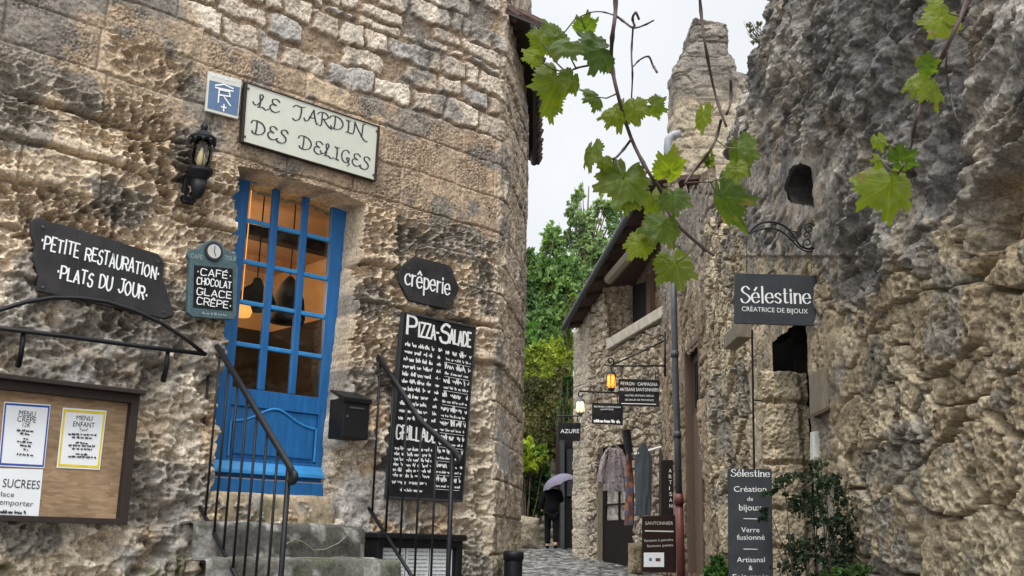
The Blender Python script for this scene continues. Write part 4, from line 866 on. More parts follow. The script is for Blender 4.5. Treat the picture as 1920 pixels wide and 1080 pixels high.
    cc = lerp(v3(.13, .125, .118), v3(.44, .415, .37), np.clip(t2 * 1.9 - .45, 0, 1)); cc = lerp(cc, v3(.40, .33, .235), np.clip(t * 3 - 1.55, 0, 1) * .8); blk = sstep(.5, .58, fbm(Y * 1.0 + 3, Z * .8, 5, 123) + .1 * sstep(1640, 1760, px) * sstep(500, 300, py))[..., None]; cc = lerp(cc, v3(.115, .113, .112), blk * .75)
    cm_ = lerp(v3(.27, .215, .14), v3(.58, .50, .36), _h(np.floor(bi * 9999), row, 6)[..., None] * .8 + .45 * t - .12); cm_ = lerp(v3(.34, .29, .2), cm_, (.45 + .55 * m)[..., None])
    cm_ = lerp(cm_, v3(.24, .23, .205), sstep(.55, .62, fbm(Y * 2.6, Z * 2.6, 5, 124))[..., None] * .75)
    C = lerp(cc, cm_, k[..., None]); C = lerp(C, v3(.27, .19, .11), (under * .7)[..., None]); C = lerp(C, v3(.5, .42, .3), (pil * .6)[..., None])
    moss = (sstep(.56, .68, fbm(Y * 5, Z * 5, 4, 125)) * sstep(2.3, 1.2, Z))[..., None]; C = lerp(C, v3(.13, .14, .06), moss * .5)
    door_ = (Y > dy0) & (Y < dy1) & (Z < 3.92 + .03 * n2)
    keep = ~(door_ | (dcr < -4) | hole); kf = keep[:-1, :-1] & keep[1:, :-1] & keep[:-1, 1:] & keep[1:, 1:]
    P = np.stack([X - H, Y, Z], -1)
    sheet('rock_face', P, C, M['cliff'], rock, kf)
    return dy0, dy1
DY0, DY1 = right_wall()
def jamb():
    """stones of the doorway's far side, seen face on, and the dark passage behind"""
    F = face(DY1); xs = np.arange(2.9, 3.46, .011); zs = np.arange(.2, 4.2, .011); X, Z = np.meshgrid(xs, zs, indexing='ij')
    n2 = fbm(X * 6, Z * 6, 4, 131) - .5; n3 = fbm(X * 24, Z * 24, 3, 132) - .5
    cs = [.8, 1.2, 1.62, 2.04, 2.55, 3.25, 3.62, 3.68]; d, bid = blocks(X * .01 + .03 * n2, Z + .05 * n2, cs, 3, 4, 133); ed = np.minimum(d, 1)
    H = -.1 * (1 - sstep(.0, .045, ed + .03 * n3)) + .07 * n2 + .04 * n3 - .10 * sstep(.10, 0, 3.40 + .05 * n2 - X) - .02 * (1 - sstep(.1, .45, worley(X / .05, Z / .04, 134)[0]))
    top = Z > 3.62 + .04 * n2; H = np.where(top, -.45, H)
    C = lerp(v3(.40, .33, .22), v3(.60, .52, .38), fbm(X * 5, Z * 5, 4, 135)[..., None])
    kt = ~top; P = np.stack([X, DY1 - H, Z], -1); sheet('door_jamb', P, C, M['cliff'], rock, kt[:-1, :-1] & kt[1:, 1:])
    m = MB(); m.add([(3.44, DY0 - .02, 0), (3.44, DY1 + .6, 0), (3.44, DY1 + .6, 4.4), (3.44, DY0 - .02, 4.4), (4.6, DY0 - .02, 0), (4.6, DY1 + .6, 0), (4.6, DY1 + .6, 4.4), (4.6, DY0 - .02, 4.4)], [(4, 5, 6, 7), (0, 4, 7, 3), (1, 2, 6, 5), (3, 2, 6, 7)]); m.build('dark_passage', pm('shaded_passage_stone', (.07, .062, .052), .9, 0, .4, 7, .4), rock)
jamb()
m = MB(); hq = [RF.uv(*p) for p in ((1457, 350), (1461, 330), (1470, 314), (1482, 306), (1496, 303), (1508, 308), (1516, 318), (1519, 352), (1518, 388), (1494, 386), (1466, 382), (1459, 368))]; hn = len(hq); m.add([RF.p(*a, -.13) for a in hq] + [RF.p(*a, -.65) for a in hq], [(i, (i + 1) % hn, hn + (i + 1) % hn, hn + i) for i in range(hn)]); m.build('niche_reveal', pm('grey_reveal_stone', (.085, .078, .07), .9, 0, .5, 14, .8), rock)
m = MB(); m.box(RF, 9.2, 14.2, 4.4, 7.2, -.8, -.62); m.box(RF, 14.21, 14.3, 4.4, 7.2, -.8, -.3); m.build('niche_back', pm('shaded_niche_stone', (.06, .055, .05), .9, 0, .5, 9, .6), rock)  # niche's shade is put into the near black stone colour
# thick body behind the face
m = MB(); m.box(RF, 2.6, 10.3, -.2, 4.5, -4, -.9); m.box(RF, 12.6, 20, -.2, 5.5, -4, -.9); m.box(RF, 10.3, 12.6, 4.5, 5.6, -4, -.9); m.build('rock_core', M['cliff'], rock)

# ---- middle house: plain tan wall with the narrow brown door and the downpipe
mid = thing('lane_house', 'tall plain tan house with narrow brown door, halfway along the right side', 'house', (3.2, 17, .8))
def mid_wall():
    ys = np.arange(14.9, 20.6, .022); zs = np.arange(.5, 8.0, .016); Y, Z = np.meshgrid(ys, zs, indexing='ij'); px, py = project(np.stack([0 * Y + 3.05, Y, Z], -1))
    n1 = fbm(Y * 1.2, Z * .9, 4, 141) - .5; n2 = fbm(Y * 4.5, Z * 4, 4, 142) - .5; n3 = fbm(Y * 16, Z * 14, 3, 143) - .5
    f1, f2, bi = worley((Y + .1 * n1) / .42, (Z + .1 * n2) / .26, 144); m_ = sstep(.03, .2, f2 - f1 + .1 * n3); pl_ = sstep(.45, .6, fbm(Y * 1.5, Z * 1.1, 3, 145))
    H = lerp(-.05 + .06 * m_ + .03 * (bi - .5), 0, pl_) + .09 * n1 + .07 * n2 + .05 * n3
    C = lerp(v3(.30, .225, .15), v3(.50, .40, .28), fbm(Y * 2.5, Z * 1.6, 4, 146)[..., None] * 1.5 - .25); C = lerp(C, v3(.2, .165, .13), sstep(.52, .66, fbm(Y * 5, Z * 1.1, 4, 147))[..., None] * .6); C = lerp(C, v3(.25, .245, .23), sstep(5.2, 6.8, Z + n1)[..., None] * .6)
    prof = interp_line([(1200, 380), (1262, 372), (1290, 352), (1310, 350), (1345, 330), (1375, 330), (1400, 350)], px); keep = (py > prof + 40 * n2) & ~((Y > 16.5) & (Y < 17.75) & (Z < 4.78) & (Z > 1.2)); kf = keep[:-1, :-1] & keep[1:, :-1] & keep[:-1, 1:] & keep[1:, 1:]
    P = np.stack([3.05 - H, Y, Z], -1); sheet('wall', P, C, M['far_stone'], mid, kf)
mid_wall()
MF = Frame((3.05, 0, 0), (0, 1, 0), n=(-1, 0, 0))
m = MB(); m.box(MF, 16.5, 17.75, .7, 4.8, -.3, -.12); d_ = m.build('door', M['dwood'], mid)
m = MB(); m.box(MF, 16.65, 17.6, 3.9, 4.65, -.13, -.1); m.build('grille', M['black'], d_)
for k in range(5):
    m = MB(); m.tube([MF.p(16.8 + .16 * k, 3.9, -.09), MF.p(16.8 + .16 * k, 4.65, -.09)], .014, 6); m.build('grille_bar', M['iron'], d_)
for k in range(4): m = MB(); m.box(MF, 16.52 + .31 * k, 16.81 + .31 * k, .9, 3.8, -.12, -.095); m.build('plank', M['dwood'], d_)
m = MB(); m.box(MF, 16.42, 16.5, .7, 4.85, -.25, .03); m.box(MF, 17.75, 17.83, .7, 4.85, -.25, .03); m.box(MF, 16.42, 17.83, 4.852, 4.95, -.25, .028); m.build('door_frame', M['dwood'], mid, bevel=.01)
c_ = MF.uv(1311, 912, .04); m = MB(); m.box(MF, c_[0] - .25, c_[0] - .02, c_[1] - .08, c_[1] + .08, -.095, -.08); m.build('number_plate', M['plaquewhite'], mid)
m = MB(); p0, p1 = at_depth(1309, 920, c_[0] - .2), at_depth(1316, 905, c_[0] - .2); m.box(MF, c_[0] - .17, c_[0] - .14, c_[1] - .05, c_[1] + .05, -.079, -.077); m.build('numeral', M['ink'], mid)
# downpipe
pp = lambda pts, y: [at_depth(a, b, y) for a, b in pts]
m = MB(); m.tube(pp([(1262, 500), (1264, 590), (1266, 690), (1270, 820), (1273, 934)], 17.9), .058, 12); dp = m.build('downpipe', M['zinc'], mid, smooth=True)
m = MB(); m.tube(pp([(1273, 932), (1275, 1010), (1278, 1110)], 17.9), .07, 12); m.build('painted_pipe', M['redpipe'], dp, smooth=True)
m = MB(); m.tube(pp([(1272.6, 926), (1273, 946)], 17.88), .08, 12); m.build('pipe_collar', M['redpipe'], dp, smooth=True)
for (x, y) in ((1265, 664), (1270, 815)): m = MB(); m.tube(pp([(x, y - 6), (x, y + 6)], 17.9), .072, 12); m.build('pipe_clip', M['zinc'], dp, smooth=True)

# ---- shop house across the bend, seen at an angle
FA = R_(-18); FD = np.array([math.sin(FA), math.cos(FA), 0]); FN = np.array([-FD[1], FD[0], 0])
_p = at_depth(1258, 800, 20.3); FH = Frame((_p[0], _p[1], 0), FD, n=FN)
shop = thing('shop_house', 'old stone house with open loggia under its steep eave, at the bend of the lane', 'house', FH.p(2.5, 1.1, -.2))
LOG = [FH.uv(*a) for a in ((1131, 508), (1262, 395), (1262, 592), (1140, 660))]
DOOR = [FH.uv(*a) for a in ((1121, 836), (1182, 832), (1182, 1062), (1121, 1062))]; dz1 = (DOOR[0][1] + DOOR[1][1]) / 2; du0, du1 = DOOR[1][0], DOOR[0][0]
GUT = [FH.uv(*a, .3) for a in ((1060, 612), (1188, 385), (1232, 312))]
def shop_wall():
    us = np.arange(-.4, 5.6, .018); zs = np.arange(.5, 9.4, .018); U, Z = np.meshgrid(us, zs, indexing='ij')
    n1 = fbm(U * 1.3, Z * 1.3, 4, 151) - .5; n2 = fbm(U * 5, Z * 5, 4, 152) - .5; n3 = fbm(U * 18, Z * 18, 3, 153) - .5
    row = np.floor((Z + .07 * n1) / .2); f1, f2, bi = worley((U + .08 * n2) / .30 + .4 * (row % 2), (Z + .07 * n1) / .2, 154, .8); s_ = sstep(.04, .2, f2 - f1 + .12 * n3)
    H = -.07 + s_ * (.075 + .05 * (bi - .5)) + .06 * n2 + .05 * n3 + .05 * n1 - .05 * sstep(.58, .7, fbm(U * 7, Z * 7, 3, 155))
    P0 = FH.o + FH.dx * U[..., None] + np.stack([0 * Z, 0 * Z, Z], -1); px, py = project(P0)
    q = sstep(4.15, 4.25, U + .05 * n2); dj, qi = blocks(U * .2, Z + .02 * n1, [1.5, 1.95, 2.4, 2.85, 3.3, 3.8, 4.3, 4.8, 5.3], 2, 3, 156); H = lerp(H, .03 - .03 * (1 - sstep(0, .02, dj)) + .03 * n2, q * .8)
    C = lerp(v3(.36, .29, .2), lerp(v3(.37, .30, .22), v3(.64, .56, .43), bi[..., None]), s_[..., None]); C = lerp(C, v3(.22, .2, .17), sstep(.55, .68, fbm(U * 2, Z * 2, 4, 157))[..., None] * .5)
    C = lerp(C, v3(.56, .5, .4), q[..., None] * .6)
    gl = np.interp(U, [g[0] for g in GUT[::-1]], [g[1] for g in GUT[::-1]])
    keep = (Z < gl - .05) & ~inpoly(U, Z, LOG) & ~((U > du0) & (U < du1) & (Z < dz1)) & (U < 5.15); kf = keep[:-1, :-1] & keep[1:, :-1] & keep[:-1, 1:] & keep[1:, 1:]
    P = P0 + FH.n * H[..., None]; sheet('wall', P, C, M['far_stone'], shop, kf)
shop_wall()
# loggia: lit rubble far side, back wall with a black opening, boarded ceiling, sloping stone parapet
def patch(name, A, B, C_, D, seed, nx, ny, col0, col1, d, mat, parent, cell=.18):
    """rubble sheet between four corners"""
    A, B, C_, D = (np.array(x, float) for x in (A, B, C_, D)); s, t = np.meshgrid(np.linspace(0, 1, nx), np.linspace(0, 1, ny), indexing='ij'); s = s[..., None]; t = t[..., None]
    P = (A * (1 - s) + B * s) * (1 - t) + (D * (1 - s) + C_ * s) * t; n = np.cross(B - A, D - A); n /= np.linalg.norm(n); L, W = np.linalg.norm(B - A), np.linalg.norm(D - A)
    x, y = s[..., 0] * L, t[..., 0] * W; f1, f2, bi = worley((x + .05 * fbm(x * 6, y * 6, 2, seed)) / cell, y / (cell * .7), seed + 1, .8); m_ = sstep(.04, .22, f2 - f1)
    H = (m_ * .7 + .6 * (bi - .5) + 1.2 * (fbm(x * 9, y * 9, 4, seed + 2) - .5)) * d; e = np.minimum(np.minimum(x, L - x), np.minimum(y, W - y)); H = H * sstep(0, .04, e)
    c = lerp(np.array(col0), np.array(col1), bi[..., None] * .7 + .3 * fbm(x * 4, y * 4, 3, seed + 3)[..., None]); c = lerp(np.array(col0) * .9, c, m_[..., None])
    return sheet(name, P + n * H[..., None], c, mat, parent)
uL = max(a[0] for a in LOG); zlo, zhi = 4.0, 9.0
back = -.78
patch('loggia_jamb', FH.p(uL + .02, 4.3, .0), FH.p(uL + .02, 4.3, back - .1), FH.p(uL + .02, 8.0, back - .1), FH.p(uL + .02, 8.0, .0), 161, 60, 160, (.32, .25, .17), (.62, .52, .38), .04, M['far_stone'], shop)
patch('loggia_back_wall', FH.p(-.6, 4.0, back), FH.p(uL + .1, 4.0, back), FH.p(uL + .1, 9.2, back), FH.p(-.6, 9.2, back), 164, 120, 160, (.30, .23, .16), (.5, .4, .29), .04, M['far_stone'], shop)
a_ = [FH.uv(*p, back + .05) for p in ((1187, 535), (1217, 527), (1217, 612), (1187, 627))]; m = MB(); m.prism(FH, a_, back - .2, back + .06); m.build('loggia_doorway', M['black'], shop)
a_ = [FH.uv(*p, back + .05) for p in ((1217, 515), (1224, 513), (1224, 612), (1217, 612))]; m = MB(); m.prism(FH, a_, back, back + .12); m.build('door_post', M['dwood'], shop)
s0, s1 = FH.uv(1139, 655, .06), FH.uv(1262, 583, .06); s0 = s0 + (s0 - s1) * .02
m = MB(); nseg = 5
for k in range(nseg):
    a, b = s0 + (s1 - s0) * k / nseg, s0 + (s1 - s0) * (k + .985) / nseg; m.prism(FH, [a, b, b + np.array([0, .24]), a + np.array([0, .24])][::1], -.5, .07)
m.build('parapet', pm('pale_dressed_stone', (.40, .355, .28), .85, 0, .25, 6, .4), shop, bevel=.02)
# string course lower down
s2, s3 = FH.uv(1062, 760, .04), FH.uv(1135, 668, .04)
# eave: gutter, boards, purlin and the roof behind
g0, g1 = FH.hit(1057, 616, .42), FH.hit(1214, 338, .42)
m = MB(); m.tube([g0, g1], .075, 10); m.build('gutter', M['zinc'], shop, smooth=True)
up = -FN * 1.5 + np.array([0, 0, .25]); th_ = np.array([0, 0, .10])
m = MB(); A_, B_2 = g0 + FN * -.06, g1 + FN * -.06; m.add([A_, B_2, B_2 + up, A_ + up, A_ + th_, B_2 + th_, B_2 + up + th_, A_ + up + th_], [(0, 1, 2, 3), (7, 6, 5, 4), (0, 4, 5, 1), (3, 2, 6, 7), (0, 3, 7, 4), (1, 5, 6, 2)]); m.build('roof', M['tile'], shop)
dirg = (g1 - g0) / np.linalg.norm(g1 - g0)
for k in range(9):
    p = g0 + (g1 - g0) * (k + .4) / 9 - np.array([0, 0, .05]); m = MB(); m.tube([p - FN * .1, p - FN * 1.2 + np.array([0, 0, .45])], .055, 6); m.build('rafter', M['framewood'], shop)
b0, b1 = FH.hit(1143, 522, .12), FH.hit(1215, 440, .12); m = MB(); m.tube([b0 - dirg * .05, b1], .12, 8); m.build('purlin', M['lwood'], shop)
# shop door leaf: glazed upper half, dark lower panel
w0_ = -.12
m = MB(); m.box(FH, du0, du1, .8, dz1 + .02, -.5, -.4); m.build('shop_interior', M['black'], shop)
m = MB(); dm_ = (du0 + du1) / 2; zt0, zt1 = FH.uv(1150, 977, w0_)[1], FH.uv(1150, 915, w0_)[1]
m.box(FH, du0, du1, .9, zt0, w0_ - .04, w0_); m.box(FH, du0, du0 + .1, zt0, dz1, w0_ - .04, w0_); m.box(FH, du1 - .16, du1, zt0, dz1, w0_ - .04, w0_); m.box(FH, du0 + .1, du1 - .16, dz1 - .1, dz1, w0_ - .04, w0_)
DK = pm('dark_brown_paint', (.012, .008, .007), .8, 0, .2, spec=.15); sd_ = m.build('shop_door', DK, shop)
for zz in (zt0, (zt0 + zt1) / 2, zt1): m = MB(); m.box(FH, du0 + .1, du1 - .16, zz - .02, zz + .02, w0_ - .03, w0_ + .004); m.build('muntin', DK, sd_)
m = MB(); m.box(FH, dm_ - .02, dm_ + .02, zt0 + .021, dz1 - .1, w0_ - .032, w0_ + .002); m.build('muntin', DK, sd_)
m = MB(); m.box(FH, du0 + .1, du1 - .16, zt0 + .02, zt1 + .5, w0_ - .06, w0_ - .045)
gl_, t, b = newmat('shop_display'); tc_ = nd(t, 'ShaderNodeTexCoord'); vo = nd(t, 'ShaderNodeTexVoronoi', i_Scale=14.); t.links.new(tc_.outputs['Object'], vo.inputs['Vector']); cr = nd(t, 'ShaderNodeValToRGB'); cr.color_ramp.elements[0].color = (.05, .04, .035, 1); cr.color_ramp.elements[1].color = (.55, .5, .42, 1); t.links.new(vo.outputs['Color'], cr.inputs[0]); t.links.new(cr.outputs[0], b.inputs['Base Color']); b.inputs['Roughness'].default_value = .3
m.build('shop_display', gl_, shop)
m = MB(); m.box(FH, du1, du1 + .05, .9, dz1 - .9, -.3, .0); m.build('door_edge', M['lwood'], shop)
# dark arched side door next to the downpipe
ad = [FH.uv(*p, .03) for p in ((1236, 1060), (1236, 850), (1241, 815), (1247, 800), (1254, 815), (1257, 850), (1257, 1060))]; m = MB(); m.prism(FH, ad, -.1, .035); m.build('arched_door', M['framewood'], shop)
# far end of the shop house and the dark door beyond
m = MB(); m.add([FH.p(5.14, .5, 0), FH.p(5.14, .5, -4), FH.p(5.14, 6.4, -4), FH.p(5.14, 5.9, 0)], [(0, 1, 2, 3)]); m.build('end_wall', M['lwood'], shop)
# ================================================================== SIGNS, LAMPS AND GOODS ALONG THE LANE
def hang_sign(px, y, name, label, mat, thick=.03, cat='sign', bev=.004):
    F = face(y); q = F.quad(px, 0); th = thing(name, label, cat, F.p(np.mean([a[0] for a in q]), min(a[1] for a in q), 0)); m = MB(); m.prism(F, q, -thick, 0); m.build('panel', mat, th, bevel=bev); return F, th
# jeweller's sign on its scrolled arm
YS = 10.2
F, th = hang_sign([(1378, 512), (1531, 516), (1529, 611), (1377, 606)], YS, 'hanging_sign', 'anthracite hanging sign with white serif name, under a scrolled iron arm on the right wall', M['anth'])
letters('name_lettering', M['white'], th, lambda m: write(m, F, LOWER, 'Sélestine', (1390, 567), (1520, 569), 30, .003, .035, .125, 0, gap=.12))
letters('trade_lettering', M['white'], th, lambda m: write_sans(m, F, 'CRÉATRICE DE BIJOUX', (1391, 583), (1515, 588), 9, .002))
br = thing('scrolled_bracket', 'black wrought iron scrolled arm above the anthracite hanging sign', 'bracket', F.hit(1530, 510))
W = lambda pts, o=0.: [F.hit(x, y, o) for x, y in pts]
m = MB(); m.tube(W([(1530, 404), (1531, 512)]), .014, 8); m.build('wall_bar', M['iron'], br)
m = MB(); m.tube(W(catmull([(1394, 432), (1404, 436), (1412, 428), (1425, 419), (1445, 416), (1465, 421), (1480, 432), (1490, 445), (1500, 460), (1515, 467), (1529, 464)])), .011, 8); m.build('upper_scroll', M['iron'], br, smooth=True)
m = MB(); m.tube(W(catmull([(1404, 438), (1420, 432), (1445, 428), (1465, 434), (1482, 448), (1497, 463), (1512, 471), (1529, 470)]), .012), .009, 8); m.build('lower_scroll', M['iron'], br, smooth=True)
def spiral(cx, cy, r, a0, turns, sg=1, n=22): return [(cx + r * (1 - .75 * t) * math.cos(a0 + sg * t * turns * 6.283), cy + r * (1 - .75 * t) * math.sin(a0 + sg * t * turns * 6.283)) for t in np.linspace(0, 1, n)]
for s_ in (spiral(1517, 428, 11, 0, 1.4, -1), spiral(1514, 456, 11, .3, 1.4), spiral(1487, 441, 11, 2.4, 1.3, -1), spiral(1452, 424, 6, 1, 1.2), spiral(1512, 441, 8, 1.2, 1.2, -1)):
    m = MB(); m.tube(W(s_, .006), .007, 6); m.build('scroll', M['iron'], br, smooth=True)
for x in (1400, 1521): m = MB(); m.tube(W([(x, 436 if x < 1450 else 470), (x, 514)], -.01), .003, 5); m.build('hanging_rod', M['iron'], br)
# tall standing board
YB = 9.35; gz = float(ground_z(2, YB))
F, th = hang_sign([(1366, 879), (1447, 879), (1451, 1170), (1368, 1170)], YB, 'standing_board', 'tall anthracite standing board with white centred lettering, partly behind the dark shrub', M['anth'], .04)
u_ = F.uv(1409, 1100)[0]; m = MB(); m.box(F, u_ - .19, u_ + .19, gz, F.uv(1409, 1170)[1], -.035, -.005); m.build('lower_panel', M['anth'], th); m = MB(); m.box(F, u_ - .24, u_ + .24, gz - .02, gz + .03, -.2, .16); m.build('foot', M['iron'], th, bevel=.008)
letters('name_lettering', M['white'], th, lambda m: write(m, F, LOWER, 'Sélestine', (1371, 893), (1443, 894), 13, .003, .05, .16, 0, gap=.12))
TOT = []
for t_, x0, x1, y, h in (('Création', 1376, 1437, 922, 11), ('de', 1401, 1412, 939, 8), ('bijoux', 1386, 1428, 957, 12), ('Verre', 1390, 1424, 998, 10), ('fusionné', 1382, 1434, 1012, 10), ('Artisanal', 1382, 1434, 1054, 10), ('&', 1404, 1411, 1069, 9), ('Fait main', 1374, 1442, 1086, 10)): TOT.append(lambda m, a=(t_, (x0, y), (x1, y), h, .002), F=F: write_sans(m, F, *a))
for y in (973, 1030): TOT.append(lambda m, y=y, F=F: m.box(F, *sorted((F.uv(1394, y)[0], F.uv(1420, y)[0])), F.uv(1394, y)[1], F.uv(1394, y)[1] + .006, .001, .003))
letters('lettering', M['white'], th, *TOT)
# wooden nest box like lamp case and grey meter box on the rock
yb_ = 9.9; F = face(yb_); wb_ = thing('wooden_box', 'old wooden box with a slanted base fixed to the rock wall beside the doorway', 'box', F.hit(1552, 768))
q = [F.uv(*p) for p in ((1541, 690), (1566, 680), (1568, 756), (1541, 770))]; m = MB(); m.prism(F, q, -.42, 0); m.build('case', M['lwood'], wb_, bevel=.006)
m = MB(); m.prism(F, [F.uv(*p) for p in ((1540, 768), (1570, 754), (1570, 760), (1540, 775))], -.45, .02); m.build('base_board', M['dwood'], wb_)
m = MB(); m.prism(F, [F.uv(*p) for p in ((1561, 685), (1565, 683), (1567, 752), (1563, 755))], 0, .012); m.build('edge_strip', M['zinc'], wb_)
F = face(10.25); m = MB(); q = [F.uv(*p) for p in ((1524, 809), (1544, 806), (1544, 862), (1524, 862))]; m.prism(F, q, -.1, 0); m.prism(F, shrink(q, .02), 0, .012); m.build('meter_box', M['plaquewhite'], None, bevel=.006, label='narrow grey meter box at the right edge of the dark doorway', cat='meter box')
# upright iron rod and beam end
m = MB(); m.tube([at_depth(x, y, 12.15) for x, y in ((1410, 618), (1412, 750), (1414, 880))], .013, 6); m.tube([at_depth(1412, 750, 12.15), at_depth(1412, 750, 12.15) + np.array([.2, .1, 0])], .01, 5); m.build('iron_rod', M['iron'], None, label='thin upright iron rod along the pale pilaster of the right wall', cat='rod')
F = face(12.0); m = MB(); m.prism(F, [F.uv(*p) for p in ((1382, 604), (1410, 604), (1409, 634), (1383, 632))], -.8, 0); m.build('beam_end', M['lwood'], None, bevel=.012, label='pale beam end sticking out of the right wall below the anthracite sign', cat='beam')

# santon maker's sign on its bracket with the amber lantern
F, th = hang_sign([(1160, 710), (1237, 712), (1236, 763), (1160, 760)], 19.6, 'hanging_sign', 'larger black hanging sign with lines of small white lettering, beside the amber lantern', M['blackboard'])
def pey(m):
    write_sans(m, F, 'PEYRON · CAMPAGNA', (1164, 722), (1233, 724), 6.5, .004); write_sans(m, F, 'ARTISANS SANTONNIERS', (1162, 733), (1235, 734), 6.5, .004)
    write_sans(m, F, 'MAITRE ARTISAN DEPUIS', (1172, 743), (1226, 744), 3.6, .004); write_sans(m, F, 'LES BAUX DE PROVENCE', (1172, 751), (1226, 752), 3.6, .004); m.box(F, F.uv(1165, 757)[0], F.uv(1230, 757)[0], F.uv(1200, 758)[1], F.uv(1200, 756.6)[1], .002, .004)
letters('lettering', M['white'], th, pey)
brk = thing('wall_bracket', 'black iron bracket with a curled tip holding the larger black sign', 'bracket', F.hit(1247, 705)); W = lambda pts, o=0.: [F.hit(x, y, o) for x, y in pts]
for n_, pts, r in (('wall_bar', [(1247, 622), (1247, 706)], .022), ('lower_arm', [(1143, 686), (1247, 686)], .018), ('brace', [(1148, 684), (1200, 661), (1247, 638)], .016), ('curled_tip', [(1150, 686)] + spiral(1144, 677, 8, 1.2, 1.1, -1, 14), .014), ('upper_curl', [(1247, 630)] + spiral(1238, 634, 7, 0, 1.0, -1, 12), .012), ('hook', [(1170, 686), (1164, 700), (1168, 711)], .008), ('hook', [(1222, 686), (1230, 700), (1228, 712)], .008)):
    m = MB(); m.tube(W(pts, .0), r, 7); m.build(n_, M['iron'], brk, smooth=True)
def lantern(cx, ytop, ybot, y, label, col, strength, cap):
    c = at_depth(cx, ybot, y); k = y / FPX; h = (ybot - ytop) * k; r = 8.5 * k; th = thing('hanging_lantern', label, 'lantern', c, 'lit lanterns over the lane')
    m = MB(); m.lathe(c + np.array([0, 0, h * .1]), [(r * .7, 0), (r, h * .1), (r * 1.05, h * .45), (r * .8, h * .62)], 12); m.build('glass', emit('lit_glass_' + name_of(col), col, strength), th, smooth=True)
    m = MB(); m.lathe(c + np.array([0, 0, h * .7]), [(r * 1.15, 0), (r * .9, h * .1), (r * .3, h * .22), (r * .18, h * .34)], 12); m.build('cap', cap, th)
    m = MB(); m.lathe(c, [(r * .3, -.02), (r * .8, h * .04), (r * .75, h * .1)], 12); m.build('base', cap, th)
    m = MB()
    for j in range(6):
        a = j * math.pi / 3 + .3; m.tube([c + np.array([math.cos(a) * r * .78, math.sin(a) * r * .78, h * .08]), c + np.array([math.cos(a) * r * 1.1, math.sin(a) * r * 1.1, h * .5]), c + np.array([math.cos(a) * r * .95, math.sin(a) * r * .95, h * .74])], .009, 5)
    m.build('cage', cap, th)
    l = bpy.data.lights.new('lantern_light', 'POINT'); l.energy = 1.5; l.color = col; l.shadow_soft_size = .05; o = bpy.data.objects.new('lantern_light', l); o.location = c + np.array([0, -.25, h * .4]); COL.objects.link(o)
def name_of(c): return 'amber' if c[2] < .2 else 'pale'
lantern(1146, 690, 732, 19.6, 'glowing amber lantern hanging from the curled tip of the upper bracket', (1, .36, .05), 1.1, M['iron'])
F, th = hang_sign([(1110, 755), (1168, 757), (1168, 797), (1110, 794)], 21.4, 'hanging_sign', 'smaller plain black sign with a single row of white marks along its foot', M['blackboard'])
letters('lettering', M['white'], th, lambda m: (write_sans(m, F, 'PEYRON CAMPAGNA', (1114, 764), (1164, 765), 3.5, .004), write_sans(m, F, 'SANTONS', (1126, 769), (1150, 769), 3, .004), scribble(m, F, (1114, 791), (1164, 793), 4.5, .004, .022, seed=5)))
b2 = thing('wall_bracket', 'short black iron arm above the smaller plain black sign', 'bracket', F.hit(1175, 740)); W = lambda pts, o=0.: [F.hit(x, y, o) for x, y in pts]
for n_, pts, r in (('arm', [(1086, 733), (1182, 738)], .02), ('curled_tip', spiral(1090, 740, 7, -1.6, .8, -1, 10), .015), ('hook', [(1122, 736), (1120, 756)], .008), ('hook', [(1158, 737), (1158, 757)], .008)):
    m = MB(); m.tube(W(pts), r, 7); m.build(n_, M['iron'], b2, smooth=True)
lantern(1088, 743, 777, 21.4, 'pale lit lantern at the tip of the lower bracket', (1, .78, .42), .95, M['zinc'])
F, th = hang_sign([(1047, 793), (1089, 793), (1088, 827), (1047, 825)], 24.5, 'hanging_sign', 'small black sign reading AZURE over the farthest doorway', M['blackboard'])
letters('lettering', M['white'], th, lambda m: write_sans(m, F, 'AZURE', (1051, 812), (1086, 812), 8, .004))
m = MB(); m.tube([F.hit(1052, 793), F.hit(1055, 780)] , .012, 6); m.tube([F.hit(1084, 793), F.hit(1083, 780)], .012, 6); m.tube([F.hit(1044, 780), F.hit(1092, 780)], .018, 6); m.build('bracket', M['iron'], th)
# farthest doorway of the lane, behind the person
far = thing('far_shop', 'dark shop doorway with wooden posts under the small AZURE sign', 'shop', at_depth(1070, 1030, 28.2)); F = face(28.2)
bx = lambda x0, x1, y0, y1, w0, w1, n_, mt: (lambda m: (m.prism(F, [F.uv(x0, y0), F.uv(x1, y0), F.uv(x1, y1), F.uv(x0, y1)], w0, w1), m.build(n_, mt, far)))(MB())
bx(1046, 1095, 790, 1040, -1.5, -.5, 'wall', M['framewood']); bx(1058, 1079, 826, 1034, -.5, -.1, 'doorway', M['black']); bx(1079, 1085, 826, 1030, -.5, .1, 'door_post', M['dwood']); bx(1085, 1090, 826, 1030, -.5, .05, 'door_post', M['lwood']); bx(1051, 1058, 826, 1030, -.5, .1, 'shutter', M['zinc']); bx(1063, 1074, 842, 930, -.1, -.05, 'glass', M['zinc'])
